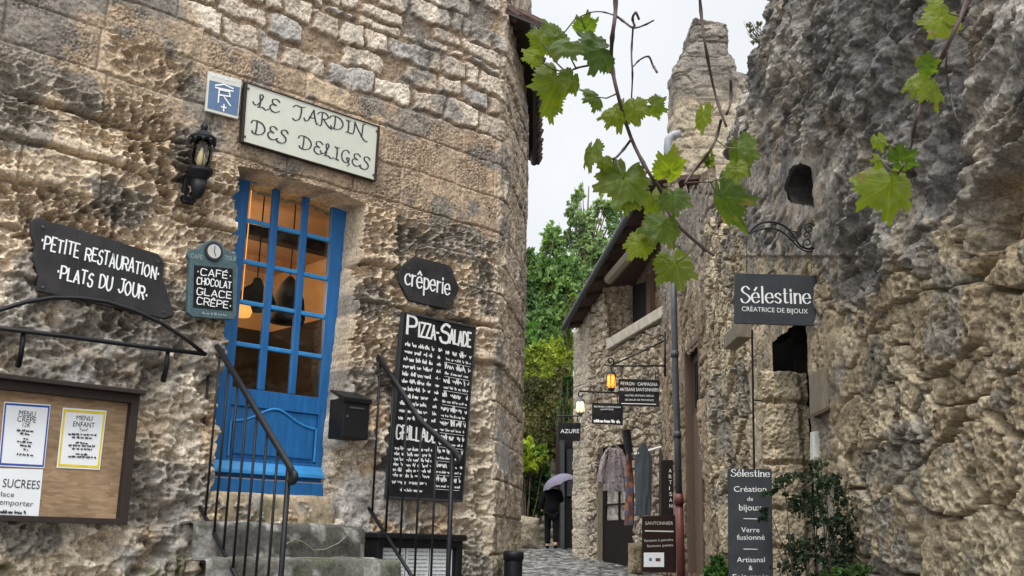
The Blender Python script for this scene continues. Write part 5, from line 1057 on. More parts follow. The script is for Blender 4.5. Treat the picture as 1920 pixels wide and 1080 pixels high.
# A-board, vertical sign
F, th = hang_sign([(1204, 968), (1268, 966), (1268, 1074), (1204, 1072)], 18.45, 'shop_board', 'dark brown shop board with small white lettering and a white notice, beside the red-brown pipe', pm('dark_brown_board', (.022, .011, .009), .75, 0, .15, spec=.2))
letters('lettering', M['cream'], th, lambda m: (write_sans(m, F, 'SANTONNIER', (1210, 984), (1262, 984), 6.5, .004), write_sans(m, F, 'Santons à peindre', (1208, 1016), (1262, 1014), 5, .004), write_sans(m, F, 'Santons peints', (1213, 1026), (1262, 1024), 5, .004), m.box(F, F.uv(1209, 995)[0], F.uv(1263, 995)[0], F.uv(1209, 996.5)[1], F.uv(1209, 994)[1], .002, .005)))
m = MB(); m.prism(F, [F.uv(*p) for p in ((1207, 1036), (1245, 1036), (1245, 1063), (1207, 1063))], .002, .008); nt_ = m.build('white_notice', M['paper'], th)
m = MB(); m.box(F, F.uv(1217, 1050)[0], F.uv(1222, 1050)[0], F.uv(1217, 1052)[1], F.uv(1217, 1046)[1], .0085, .01); m.build('printed_mark', M['plaqueblue'], nt_); m = MB(); m.box(F, F.uv(1229, 1050)[0], F.uv(1238, 1050)[0], F.uv(1217, 1052)[1], F.uv(1217, 1046)[1], .0085, .01); m.build('printed_mark', M['redpipe'], nt_)
F, th = hang_sign([(1240, 863), (1262, 862), (1263, 968), (1240, 968)], 18.6, 'upright_sign', 'narrow dark sign with the word ARTISAN running downwards', pm('dark_brown_sign', (.016, .012, .010), .75, 0, .15, spec=.2))
letters('lettering', M['white'], th, lambda m: [write_sans(m, F, c_, (1254 + .2 * i, 886 + i * 11), (1259.5 + .2 * i if c_ != 'I' else 1256, 886 + i * 11), 7.5, .004) for i, c_ in enumerate('ARTISAN')])
# stone block at the shop corner
boulder('stone_block', face(20.6), [face(20.6).uv(*p) for p in ((1181, 1018), (1206, 1016), (1208, 1082), (1181, 1080))], -.3, .05, 171, (.36, .3, .2), M['far_stone'], None, d=.04, label='rough stone block on the ground between the shop door and the dark brown board', cat='stone')

# ---- goods hung outside the shop
def cloth(name, label, outline, y, mat, thick=.05, cat='garment', fold=.07, nx=26, ny=30, seed=1, colfn=None, parent=None):
    """hanging cloth: rows between a left and a right outline, with folds; two sided shell"""
    F = face(y); L, Rr = outline; tt = np.linspace(0, 1, ny)
    l = np.array([np.interp(tt, np.linspace(0, 1, len(L)), [F.uv(*p)[k] for p in L]) for k in (0, 1)]).T; r = np.array([np.interp(tt, np.linspace(0, 1, len(Rr)), [F.uv(*p)[k] for p in Rr]) for k in (0, 1)]).T
    s = np.linspace(0, 1, nx); U = l[:, None, 0] * (1 - s) + r[:, None, 0] * s; V = l[:, None, 1] * (1 - s) + r[:, None, 1] * s
    bul = thick * np.sqrt(np.clip(1 - (2 * s - 1) ** 2, 0, 1))[None] * np.ones((ny, 1)); fo = fold * (fbm(U * 9, V * 1.5, 3, seed) - .5) * np.minimum(1, 8 * np.minimum(s, 1 - s))[None]
    C = colfn(U, V) if colfn else np.ones(U.shape + (3,)) * .5
    mk = lambda w: np.stack([U, y - w, V], -1)
    P = np.concatenate([mk(bul + fo), mk(-bul + fo)[:, ::-1]], 1); C = np.concatenate([C, C[:, ::-1]], 1); P = np.concatenate([P, P[:, :1]], 1); C = np.concatenate([C, C[:, :1]], 1)
    return sheet(name, P, C, mat, parent, label=label if parent is None else None, cat=cat if parent is None else None)
CM, t, b = newmat('printed_cloth'); at = nd(t, 'ShaderNodeAttribute', attribute_name='Col'); t.links.new(at.outputs['Color'], b.inputs['Base Color']); b.inputs['Roughness'].default_value = .9
def floral(U, V):
    f1, f2, i = worley(U / .05, V / .05, 181); return lerp(lerp(v3(.18, .15, .15), v3(.40, .34, .33), i[..., None]), v3(.06, .05, .06), (i > .7)[..., None] * sstep(.5, .3, f1)[..., None])
hg = thing('blouse', 'patterned pinkish grey blouse on a hanger in front of the shop door', 'blouse', at_depth(1150, 915, 20.9))
cloth('bodice', '', ([(1140, 840), (1133, 848), (1133, 870), (1132, 900), (1130, 920)], [(1160, 840), (1168, 848), (1169, 870), (1171, 895), (1175, 922)]), 20.9, CM, .05, fold=.12, colfn=floral, parent=hg)
cloth('sleeve', '', ([(1136, 842), (1126, 862), (1121, 886), (1119, 902)], [(1141, 842), (1136, 866), (1133, 888), (1131, 906)]), 20.82, CM, .05, colfn=floral, parent=hg)
cloth('sleeve', '', ([(1161, 842), (1166, 864), (1170, 884), (1172, 902)], [(1167, 843), (1177, 866), (1182, 884), (1184, 900)]), 20.82, CM, .05, colfn=floral, parent=hg)
m = MB(); F = face(20.9); m.tube([F.hit(x, y) for x, y in ((1136, 845), (1150, 833), (1167, 845))], .02, 6); m.tube([F.hit(x, y) for x, y in [(1150, 834), (1150, 826), (1154, 820), (1150, 816)]], .008, 5); m.build('hanger', M['lwood'], hg)
cloth('apron', 'long slate grey apron hanging from the pale rod beside the shop door', ([(1201, 832), (1194, 846), (1190, 858), (1190, 900), (1191, 940), (1191, 968)], [(1210, 831), (1217, 846), (1223, 856), (1223, 900), (1222, 940), (1220, 966)]), 20.0, CM, .03, cat='apron', fold=.12, colfn=lambda U, V: np.ones(U.shape + (3,)) * v3(.05, .06, .07), seed=4)
def oran(U, V):
    i = worley(U / .07, V / .09, 186)[2]; return np.where((i > .62)[..., None], v3(.05, .07, .13), np.where((i > .3)[..., None], v3(.26, .10, .04), v3(.10, .04, .03)))
cloth('scarf', 'orange and navy scarf hanging between the blouse and the grey apron', ([(1174, 838), (1174, 900), (1172, 940), (1170, 985)], [(1183, 836), (1188, 900), (1190, 950), (1189, 985)]), 20.3, CM, .06, cat='scarf', colfn=oran, seed=6)
F = face(20.0); m = MB(); m.tube([F.hit(1189, 852), F.hit(1240, 838)], .022, 8); m.build('hanging_rod', M['paper'], None, label='pale rod sticking out of the wall above the grey apron', cat='rod')
m = MB(); m.tube([F.hit(1174, 806), F.hit(1180, 850)], [.085, .07], 8); m.build('closed_parasol', M['iron'], None, label='short dark closed parasol leaning out above the shop door', cat='parasol')

# ---- person under the umbrella
def skin_body(name, verts, edges, radii, mat, parent, sub=2):
    me = bpy.data.meshes.new(name); me.from_pydata([tuple(map(float, v)) for v in verts], edges, []); o = bpy.data.objects.new(name, me); COL.objects.link(o)
    o.modifiers.new('Skin', 'SKIN'); o.modifiers.new('Sub', 'SUBSURF').levels = sub
    for i, r in enumerate(radii): me.skin_vertices[0].data[i].radius = (r, r); me.skin_vertices[0].data[i].use_root = i == 0
    dg = bpy.context.evaluated_depsgraph_get(); dg.update(); nm = bpy.data.meshes.new_from_object(o.evaluated_get(dg)); bpy.data.objects.remove(o); return link(name, nm, mat, parent, smooth=True)
PY = 26.6; pz = float(ground_z(0, PY)); ft = at_depth(1034, 1029, PY); pz = ft[2]; px0 = ft[0]
pr = thing('person', 'person in black coat and trousers seen from behind, walking away under a lilac umbrella', 'person', (px0, PY, pz))
def pp3(x, y, z): return (px0 + x, PY + y, pz + z)
sk = [pp3(0, 0, .93), pp3(0, .02, 1.15), pp3(0, .02, 1.38), pp3(0, .03, 1.5), pp3(0, .05, 1.62), pp3(-.09, 0, .88), pp3(-.10, .08, .48), pp3(-.10, -.02, .07), pp3(-.10, .1, .03), pp3(.09, 0, .88), pp3(.10, -.06, .48), pp3(.09, -.2, .1), pp3(.09, -.1, .03), pp3(-.18, .02, 1.38), pp3(-.25, .0, 1.12), pp3(-.24, .1, .9), pp3(.18, .02, 1.38), pp3(.24, .06, 1.16), pp3(.14, .24, 1.28), pp3(.12, .27, 1.33)]
ed = [(0, 1), (1, 2), (2, 3), (3, 4), (0, 5), (5, 6), (6, 7), (7, 8), (0, 9), (9, 10), (10, 11), (11, 12), (2, 13), (13, 14), (14, 15), (2, 16), (16, 17), (17, 18), (18, 19)]
rd = [.14, .14, .15, .055, .105, .09, .065, .045, .04, .09, .065, .045, .04, .065, .045, .032, .065, .045, .034, .04]
body = skin_body('body', sk, ed, rd, pm('skin', (.5, .3, .22), .6, 0, .05), pr)
BK = pm('black_cloth', (.006, .006, .007), .95, 0, .3, 30, .2, spec=.1)
skin_body('coat', [pp3(0, 0, .80), pp3(0, .01, 1.05), pp3(0, .02, 1.38), pp3(0, .03, 1.47), pp3(-.19, .02, 1.37), pp3(-.26, 0, 1.12), pp3(-.245, .08, .95), pp3(.19, .02, 1.37), pp3(.25, .06, 1.16), pp3(.17, .2, 1.25)], [(0, 1), (1, 2), (2, 3), (2, 4), (4, 5), (5, 6), (2, 7), (7, 8), (8, 9)], [.21, .19, .185, .08, .09, .07, .055, .09, .07, .055], BK, pr)
skin_body('trousers', [pp3(0, 0, .9), pp3(-.1, 0, .82), pp3(-.10, .07, .48), pp3(-.10, -.02, .1), pp3(.1, 0, .82), pp3(.10, -.06, .48), pp3(.09, -.19, .13)], [(0, 1), (1, 2), (2, 3), (0, 4), (4, 5), (5, 6)], [.15, .11, .085, .075, .11, .085, .075], BK, pr)
for s_ in ((-.1, .03, .04), (.09, -.17, .05)):
    skin_body('shoe', [pp3(s_[0], s_[1] - .08, s_[2] + .01), pp3(s_[0], s_[1] + .02, s_[2]), pp3(s_[0], s_[1] + .13, s_[2] - .005)], [(0, 1), (1, 2)], [.045, .05, .04], BK, pr)
skin_body('hair', [pp3(0, .02, 1.68), pp3(0, -.03, 1.62), pp3(0, -.05, 1.53)], [(0, 1), (1, 2)], [.105, .11, .08], pm('dark_hair', (.02, .013, .01), .6), pr)
ub = thing('umbrella', 'lilac umbrella tilted over the person in black', 'umbrella', pp3(.13, .27, 1.3)); tip = np.array(at_depth(1047, 884, PY - .05)); ax = np.array([.36, .25, -.9]); 
e0 = np.array(pp3(.13, .27, 1.31)); cA = np.array(at_depth(1041, 892, PY + .02)); axis = Vector((-.42, .0, .9)).normalized()
rot = axis.to_track_quat('Z', 'Y').to_matrix(); nrib = 8; rows = 9; VV = []
for i in range(rows):
    t_ = i / (rows - 1)
    for j in range(nrib * 4):
        a = 2 * math.pi * j / (nrib * 4); sc_ = 1 - .07 * t_ * abs(math.sin(a * nrib / 2)); rr = .46 * math.sin(t_ * 1.25) / math.sin(1.25) * sc_; zz = .26 * (math.cos(t_ * 1.25) - 1) / (1 - math.cos(1.25)) + .03 * t_ * abs(math.sin(a * nrib / 2))
        VV.append(cA + np.array(rot @ Vector((rr * math.cos(a), rr * math.sin(a), zz))))
n_ = nrib * 4; m = MB(); m.add(VV, [(i * n_ + j, i * n_ + (j + 1) % n_, (i + 1) * n_ + (j + 1) % n_, (i + 1) * n_ + j) for i in range(rows - 1) for j in range(n_)]); m.build('canopy', pm('lilac_cloth', (.135, .118, .165), .7, 0, .08), ub, smooth=True)
m = MB(); m.tube([cA + np.array(axis) * .05, e0 - np.array([0, 0, .12])], .009, 6); m.build('shaft', M['zinc'], ub); m = MB(); m.tube([e0 + np.array([0, 0, .03]), e0 - np.array([0, 0, .1]), e0 - np.array([-.03, 0, .14])], .016, 6); m.build('handle', M['iron'], ub)
for j in range(nrib):
    a = 2 * math.pi * j / nrib; m = MB(); m.tube([cA + np.array(rot @ Vector((.46 * math.sin(t_ * 1.25) / math.sin(1.25) * math.cos(a), .46 * math.sin(t_ * 1.25) / math.sin(1.25) * math.sin(a), .26 * (math.cos(t_ * 1.25) - 1) / (1 - math.cos(1.25)) - .012))) for t_ in np.linspace(0, 1, 6)], .004, 4); m.build('rib', M['iron'], ub)
# ================================================================== RUINED TOWER, PLANTS, VINES
tow = thing('ruined_tower', 'broken pale stone tower rising above the lane houses', 'tower', at_depth(1340, 480, 24))
def tower():
    F = face(23.6); rowsL = [(36, 1300, 1322), (42, 1298, 1366), (70, 1293, 1369), (94, 1290, 1370), (97, 1279, 1374), (112, 1277, 1379), (116, 1267, 1381), (130, 1266, 1384), (134, 1266, 1404), (150, 1267, 1413), (230, 1267, 1416), (330, 1268, 1420), (520, 1270, 1425)]
    ys_ = np.concatenate([np.arange(36, 150, 1.3), np.arange(150, 520, 2.5)]); L = np.interp(ys_, [r[0] for r in rowsL], [r[1] for r in rowsL]); Rr = np.interp(ys_, [r[0] for r in rowsL], [r[2] for r in rowsL])
    zs = np.array([F.uv(1330, y)[1] for y in ys_]); ul = np.array([F.uv(x, y)[0] for x, y in zip(L, ys_)]); ur = np.array([F.uv(x, y)[0] for x, y in zip(Rr, ys_)])
    n = 150; tt = np.linspace(0, 1, n); sq = lambda c: np.sign(c) * np.abs(c) ** .32; a = tt * 2 * math.pi - math.pi / 2
    cx, cy = sq(np.cos(a)), sq(np.sin(a)); U = (ul + ur)[:, None] / 2 + (ur - ul)[:, None] / 2 * cx[None]; W = .75 * cy[None] * np.ones((len(zs), 1)); Z = zs[:, None] * np.ones((1, n))
    s = U + W; n2 = fbm(s * 4, Z * 4, 4, 201) - .5; n3 = fbm(s * 15, Z * 15, 3, 202) - .5; zz_ = Z + .3 * n2; row = np.floor(zz_ / .42); f1, f2, bi = worley((s + .2 * n2) / .5 + .4 * (row % 2), zz_ / .42, 203, .85); m_ = sstep(.02, .14, f2 - f1 + .05 * n3)
    h = -.04 + .045 * m_ + .05 * (bi - .5) + .08 * n2 + .06 * n3 - .06 * np.exp(-((Z - F.uv(1330, 78)[1]) / .03) ** 2); k = np.hypot(cx, cy); U = U + h * (cx / k)[None]; W = W + h * (cy / k)[None]; Z = Z + .14 * (fbm(U * 5, W * 5, 3, 204) - .5) * (Z > zs[30])
    P = np.stack([U, 23.6 + .75 + W, Z], -1); grey = sstep(-.2, .6, (Z - F.uv(1330, 190)[1]) + 1.5 * n2)[..., None]
    C = lerp(v3(.46, .38, .27), v3(.58, .5, .38), bi[..., None]); C = lerp(C, lerp(v3(.17, .16, .145), v3(.34, .31, .27), bi[..., None]), grey * .9); C = lerp(v3(.3, .26, .2), C, (.4 + .6 * m_)[..., None])
    sheet('masonry', P, C, M['far_stone'], tow); m = MB(); m.add(P[2], [tuple(range(n - 1))]); m.build('broken_top', M['lwood'], tow)
tower()
m = MB(); m.tube([at_depth(x, y, 21.8) for x, y in ((1252, 330), (1252, 275), (1253, 262), (1260, 254), (1275, 250))], .09, 12); m.build('flue_pipe', pm('pale_zinc', (.24, .25, .26), .5, .2, .1), None, smooth=True, label='pale bent flue pipe rising beside the ruined tower', cat='pipe')

# ---- foliage
LM = leaf_mat('foliage', .3, .6)
def leaves(name, C, size, col, parent=None, mat=None, flat=None, aspect=.55, **kw):
    n = len(C); d = rng.normal(size=(n, 3)); d[:, 2] -= .3; d /= np.linalg.norm(d, axis=1)[:, None]; e = rng.normal(size=(n, 3)); e -= d * (e * d).sum(1)[:, None]; e /= np.linalg.norm(e, axis=1)[:, None]
    s = (size * rng.uniform(.6, 1.35, n))[:, None]; nn = np.cross(d, e) * .12 * s
    V = np.stack([C - d * s * .5, C + e * s * aspect * .5 + nn, C + d * s * .5, C - e * s * aspect * .5 + nn], 1).reshape(-1, 3); q = np.arange(4 * n).reshape(n, 4)
    return rawmesh(name, V, q, np.repeat(col, 4, 0), mat or LM, parent, **kw)
def clumps(spec, y, dens, pw=.45):
    """spec: photo ellipses (x, y, rx, ry); leaves sit along short twigs that spray outwards in 3-D inside each"""
    out = []
    for (x, yy, rx, ry) in spec:
        c = at_depth(x, yy, y); k = y / FPX; n = max(12, int(dens * rx * ry)); per = 14; nt_ = n // per + 1
        u = rng.normal(size=(nt_, 3)); u /= np.linalg.norm(u, axis=1)[:, None]; st = u * (rng.random((nt_, 1)) ** .5) * .8
        d = .55 * u + .5 * rng.normal(size=(nt_, 3)) + np.array([0, 0, .35]); d /= np.linalg.norm(d, axis=1)[:, None]; L = rng.uniform(.25, .75, (nt_, 1))
        t_ = np.linspace(0, 1, per)[None, :, None]; p = st[:, None] + d[:, None] * L[:, None] * t_ + rng.normal(size=(nt_, per, 3)) * .085 * (1.2 - .5 * t_); p[..., 2] -= .12 * t_[..., 0] ** 2
        out.append(c + p.reshape(-1, 3) * np.array([rx * k, rx * k, ry * k]))
    return np.concatenate(out)
def leafcol(C, lo, hi, s, sc=.8):
    t = np.clip(.5 + (fbm(C[:, 0] * sc + C[:, 1] * .3, C[:, 2] * sc, 3, s) - .5) * 2.2 + rng.normal(size=len(C)) * .22, 0, 1)[:, None]; return lerp(np.array(lo), np.array(hi), t)
BARK = pm('bark', (.09, .065, .045), .9, 0, .3, 12, .5)
def tree(label, base, top, spec, y, dens, size, lo, hi, seed, limbs=8, name='leafy_tree', rad=.16, cat='tree'):
    b = at_depth(*base, y); b[2] = max(float(ground_z(b[0], y)) - .3, -1); tp = at_depth(*top, y); th = thing(name, label, cat, b); C = clumps(spec, y, dens)
    leaves('crown', C, size, leafcol(C, lo, hi, seed), th)
    m = MB(); k = [b + (tp - b) * t + np.array([.12 * math.sin(5 * t + seed), .1 * math.cos(4 * t), 0]) for t in np.linspace(0, 1, 9)]; m.tube(k, list(np.linspace(rad, .02, 9)), 8)
    r = random.Random(seed)
    for (x, yy, rx, ry) in spec:
        for _ in range(3):
            e = at_depth(x + r.uniform(-.7, .7) * rx, yy - r.uniform(-.3, .9) * ry, y + r.uniform(-.5, .5)); j = k[min(8, max(2, int(8 * min(1, max(0, (e[2] - b[2]) / (tp[2] - b[2] + 1e-6) - .18)))))]
            mid_ = (np.array(e) + j) / 2 + np.array([0, 0, -.1]); m.tube([j, mid_, e], [.045, .03, .008], 5)
    m.build('trunk', BARK, th, smooth=True); return th
tree('bushy light green tree at the end of the lane, nearest the left house', (1010, 1000), (1030, 430), [(1035, 455, 22, 35), (1010, 520, 32, 45), (1050, 520, 40, 50), (985, 560, 20, 60), (1020, 590, 45, 45), (1065, 575, 30, 35), (1000, 640, 40, 40), (1045, 640, 35, 35), (992, 490, 12, 25)], 36, 1.5, .2, (.06, .13, .04), (.21, .33, .10), 1)
tree('taller airy tree with thin top sprays behind the shop roof', (1100, 900), (1100, 350), [(1085, 365, 12, 22), (1075, 400, 16, 30), (1100, 420, 30, 32), (1125, 385, 16, 24), (1150, 395, 22, 28), (1160, 440, 25, 30), (1110, 470, 40, 40), (1090, 510, 35, 40), (1140, 480, 30, 30), (1185, 410, 18, 24), (1070, 450, 18, 26)], 39, .8, .19, (.09, .16, .06), (.28, .38, .17), 2)
tree('dark green tree low behind the ivy wall', (985, 1000), (985, 600), [(985, 640, 26, 40), (1010, 680, 32, 35), (1045, 690, 30, 30)], 33, 1.8, .2, (.045, .11, .025), (.13, .26, .06), 3)
# ---- ivy bank: an old wall at the end of the lane, hung with creepers
bank = thing('old_garden_wall', 'old wall closing the end of the lane, hung with creepers', 'wall', at_depth(1000, 1030, 30.5))
def bank_wall():
    X, Z = np.meshgrid(np.arange(-6, 2.6, .06), np.arange(.8, 6.6, .06), indexing='ij'); n = fbm(X * 1.5, Z * 1.5, 4, 211) - .5; f1, f2, i = worley(X / .4, Z / .28, 212); Y = 30.6 - .3 * n - .08 * sstep(.05, .2, f2 - f1) + .12 * (Z - 1)
    C = lerp(v3(.22, .19, .14), v3(.42, .36, .27), i[..., None]); C = lerp(C, v3(.12, .13, .07), sstep(.45, .6, fbm(X * 1.2, Z * 1.2, 4, 213))[..., None] * .7); P = np.stack([X, Y, Z], -1); sheet('masonry', P, C, M['far_stone'], bank)
bank_wall()
def creeper(label, spec, y, dens, size, lo, hi, seed, hang=0, name='creeper'):
    C = clumps(spec, y, dens, .5); C[:, 1] = y - .25 + (C[:, 1] - y) * .35
    c0 = C.mean(0); th = thing(name, label, 'creeper', (c0[0], y, C[:, 2].min())); leaves('foliage', C, size, leafcol(C, lo, hi, seed, 1.6), th); r = random.Random(seed); m = MB()
    for k in range(18):
        s_ = r.choice(spec); p = at_depth(s_[0] + r.uniform(-1, 1) * s_[2], s_[1] - s_[3] * r.random(), y - .3); l = r.uniform(.4, 1.0 + hang); m.tube([p, p + np.array([r.uniform(-.1, .1), -.12, -l * .5]), p + np.array([r.uniform(-.15, .15), -.1, -l])], [.008, .006, .003], 4)
    m.build('stems', BARK, th)
creeper('thick yellow green creeper spilling over the top of the old garden wall', [(985, 690, 22, 32), (1015, 675, 35, 28), (1050, 665, 28, 26), (1000, 715, 30, 26), (1040, 705, 30, 30)], 30, 2.2, .17, (.11, .18, .025), (.42, .48, .08), 4)
creeper('drooping olive brown creeper on the face of the old garden wall', [(985, 745, 22, 36), (1015, 750, 28, 40), (1050, 755, 25, 45), (1000, 800, 28, 30), (1045, 810, 25, 40), (1055, 720, 18, 30), (975, 790, 20, 50), (1020, 840, 30, 26)], 29.8, 2.6, .14, (.075, .08, .03), (.24, .23, .085), 5, .8)
creeper('small dark green creeper at the shop end, by the pale lantern', [(1062, 730, 12, 22), (1057, 775, 12, 22)], 27.5, 2.6, .15, (.03, .08, .025), (.10, .19, .05), 6)
creeper('light green creeper along the shop eave', [(1066, 600, 8, 18), (1072, 570, 6, 16), (1064, 640, 7, 22), (1085, 620, 6, 30)], 26.6, 2.5, .14, (.10, .17, .03), (.34, .40, .07), 9)
def bush(label, spec, y, dens, size, lo, hi, seed, base, cat='shrub', name='shrub', nst=14, mat=None, rad=.02, aspect=.55):
    C = clumps(spec, y, dens); b = at_depth(*base, y); b[2] = min(b[2], float(ground_z(b[0], y)) + .05) if base[1] > 900 else b[2]; th = thing(name, label, cat, b); leaves('foliage', C, size, leafcol(C, lo, hi, seed, 3), th, mat, aspect=aspect); r = random.Random(seed); m = MB()
    for k in range(nst):
        s_ = r.choice(spec); e = at_depth(s_[0] + r.uniform(-.9, .9) * s_[2], s_[1] + r.uniform(-.9, .6) * s_[3], y + r.uniform(-.15, .15) * y / 25); m.tube([b, b * .55 + e * .45 + np.array([r.uniform(-.1, .1), 0, .06]), e], [rad, rad * .6, rad * .2], 5)
    m.build('stems', BARK, th); return th
bush('dark glossy bush with bright yellow green new leaves beside the person', [(985, 840, 20, 18), (1000, 860, 26, 22), (980, 870, 16, 30)], 28.2, 2.4, .17, (.10, .18, .02), (.36, .42, .04), 7, (985, 1020))
bush('dark green bush filling the corner behind the person', [(985, 905, 22, 34), (1005, 905, 26, 40), (985, 945, 22, 22), (1020, 930, 20, 30)], 28.6, 2.6, .18, (.012, .035, .012), (.06, .12, .03), 8, (1000, 1025))
bush('tuft of yellow green plants growing on the ledge below the ruined tower', [(1300, 370, 14, 26), (1312, 400, 12, 20), (1292, 395, 10, 16), (1330, 300, 12, 16), (1308, 345, 10, 18)], 22.5, 2.2, .12, (.14, .2, .03), (.42, .45, .08), 10, (1300, 410), 'plant', 'wall_plant')
bush('dry grey twiggy plant on the skyline of the cliff', [(1405, 52, 14, 16), (1420, 48, 12, 12), (1428, 66, 12, 14), (1410, 74, 14, 12)], 13.2, .3, .05, (.09, .09, .075), (.2, .19, .16), 11, (1436, 90), 'plant', 'dry_plant', 34, None, .008)
bush('dark small leaved shrub growing up the right wall beside the standing board', [(1480, 905, 36, 20), (1545, 900, 36, 34), (1520, 950, 40, 40), (1570, 960, 30, 50), (1500, 1040, 46, 40), (1560, 1050, 45, 45), (1450, 925, 26, 14), (1590, 1020, 22, 50), (1540, 870, 18, 14), (1435, 960, 18, 16)], 9.0, .28, .045, (.012, .028, .013), (.055, .085, .045), 12, (1540, 1230), nst=26, rad=.012)
bush('spiky bright green weed at the foot of the wall left of the standing board', [(1350, 1062, 16, 20), (1340, 1075, 18, 14)], 9.9, 1.1, .09, (.03, .09, .02), (.12, .25, .05), 13, (1350, 1200), 'plant', 'weed', 20, None, .006, .25)
bush('low leafy weed at the foot of the right wall', [(1610, 1072, 26, 14), (1570, 1078, 30, 12)], 8.6, .9, .05, (.03, .07, .02), (.10, .19, .05), 14, (1600, 1250), 'plant', 'weed', 16, None, .006)
# low wall beside the lane
boulder('low_wall', face(27.6), [face(27.6).uv(*p) for p in ((930, 970), (985, 966), (1012, 972), (1014, 1036), (930, 1036))], -.4, .12, 221, (.34, .3, .22), M['far_stone'], None, d=.05, n=90, label='low mossy stone wall under the dark bush at the lane end', cat='wall')

# ---- vines hanging into the foreground
VM = leaf_mat('vine_leaf', .6, .42); VB = pm('vine_bark', (.07, .04, .035), .7, 0, .3, 40, .3)
CR, CU, CB = RC[:, 0], RC[:, 1], RC[:, 2]
def vine_leaf(cx, cy, r_px, ang, depth, tone, tx=0., ty=0., fold=.25, seed=0, squash=1., parent=None):
    n, kr = 120, 12; th_ = np.linspace(0, 2 * math.pi, n, endpoint=False); r = random.Random(seed)
    rad = np.full(n, .70)
    for a, l, w_ in ((0, 1.0, .36), (.98, .90, .36), (-.98, .88, .36), (1.95, .78, .42), (-1.95, .8, .42)):
        d = np.angle(np.exp(1j * (th_ - a - r.uniform(-.06, .06)))); rad = np.maximum(rad, l * r.uniform(.94, 1.06) * np.exp(-(d / w_) ** 2 * .62) + .0)
    d = np.abs(np.angle(np.exp(1j * (th_ - math.pi)))); rad *= 1 - .72 * np.exp(-(d / .22) ** 2)
    ph = (th_ * 26 / (2 * math.pi)) % 1; rad *= .92 + .16 * (1 - np.abs(2 * ph - 1)) + .02 * np.array([r.random() for _ in range(n)])
    R = np.linspace(0, 1, kr)[None] * rad[:, None]; x = R * np.sin(th_)[:, None]; y = R * np.cos(th_)[:, None]
    vd = np.full(x.shape, 9.)
    for a in (0, .98, -.98, 1.95, -1.95):
        al = x * math.sin(a) + y * math.cos(a); pe = np.abs(x * math.cos(a) - y * math.sin(a)); vd = np.minimum(vd, np.where(al > 0, pe / (1 - .6 * np.clip(al, 0, 1)), 9)); 
        k = np.abs(((al * 5.2 - pe * 3.2) % 1) - .5); vd = np.where((al > .1), np.minimum(vd, .03 + .12 * k + .0), vd)
    z = -fold * np.abs(x) * .9 - .30 * R ** 2 * r.uniform(.2, 1.6) + .22 * (fbm(x * 3 + seed, y * 3, 3, seed) - .5) + .03 * np.minimum(vd, .15) / .15
    sz = 1.04 * r_px * depth / FPX; c = at_depth(cx, cy, 1.); c = EYE + (c - EYE) / np.linalg.norm((c - EYE)) * depth
    M_ = np.array(Matrix.Rotation(-ang, 3, 'Z') ) ; T = np.array(Matrix.Rotation(tx, 3, 'X') @ Matrix.Rotation(ty, 3, 'Y'))
    L = np.stack([x * squash, y - .12, z], -1) @ (T @ M_).T if False else (np.stack([x * squash, y - .12, z], -1) @ T.T) @ M_.T
    P = c + sz * (L[..., :1] * CR + L[..., 1:2] * CU + L[..., 2:] * CB)
    lo = lerp(v3(.022, .055, .012), v3(.13, .17, .01), tone); hi = lerp(v3(.055, .10, .018), v3(.22, .26, .016), tone)
    C = lerp(lo, hi, (fbm(x * 4 + seed, y * 4, 4, seed + 3)[..., None])); C = lerp(C * 1.25 + .015, C, sstep(.005, .04, vd)[..., None]); br_ = sstep(.66, .76, fbm(x * 5 + seed * 3, y * 5, 3, seed + 9))[..., None] * (R[..., None] > .6); C = lerp(C, v3(.22, .15, .05), br_ * .7)
    P = np.concatenate([P, P[:1]], 0); C = np.concatenate([C, C[:1]], 0)
    base = c + sz * (M_ @ T @ np.array([0, -.12, 0]) @ np.array([CR, CU, CB]))
    return sheet('leaf', P, C, VM, parent), base
def vine(label, stems, lvs, D, basepx):
    on = lambda x, y, d=D: EYE + (at_depth(x, y, 1.) - EYE) / np.linalg.norm(at_depth(x, y, 1.) - EYE) * d
    th = thing('grape_vine', label, 'vine', on(*basepx))
    allp = []
    for pts, r0, r1 in stems:
        q = catmull(pts, 4); p = [on(x, y, D + .03 * math.sin(i * .7)) for i, (x, y) in enumerate(q)]; allp += list(zip(q, p)); m = MB(); nn = len(p); rr = [r0 + (r1 - r0) * i / nn for i in range(nn)]
        for i in range(3, nn, 5): rr[i] *= 1.35
        m.tube(p, rr, 7); m.build('stem', VB, th, smooth=True)
    for i, (x, y, r, ang, tone, tx, ty, sq) in enumerate(lvs):
        d = D + rnd.uniform(-.10, .06); o, b = vine_leaf(x, y, r, R_(ang), d, tone, tx, ty, rnd.uniform(.1, .35), 30 + i + int(D * 10), sq, th)
        bx_, by_ = project(b); j = min(range(len(allp)), key=lambda k: math.hypot(allp[k][0][0] - bx_, allp[k][0][1] - by_)); e = allp[j][1]; m = MB(); m.tube([e, (e + b) / 2 + np.array([0, 0, -.008]), b], [.0022, .0018, .0015], 5); m.build('leaf_stalk', pm('leaf_stalk', (.12, .13, .05), .6) if 'stalk' not in M else M['stalk'], th, smooth=True)
        M.setdefault('stalk', bpy.data.materials['leaf_stalk'])
    return th
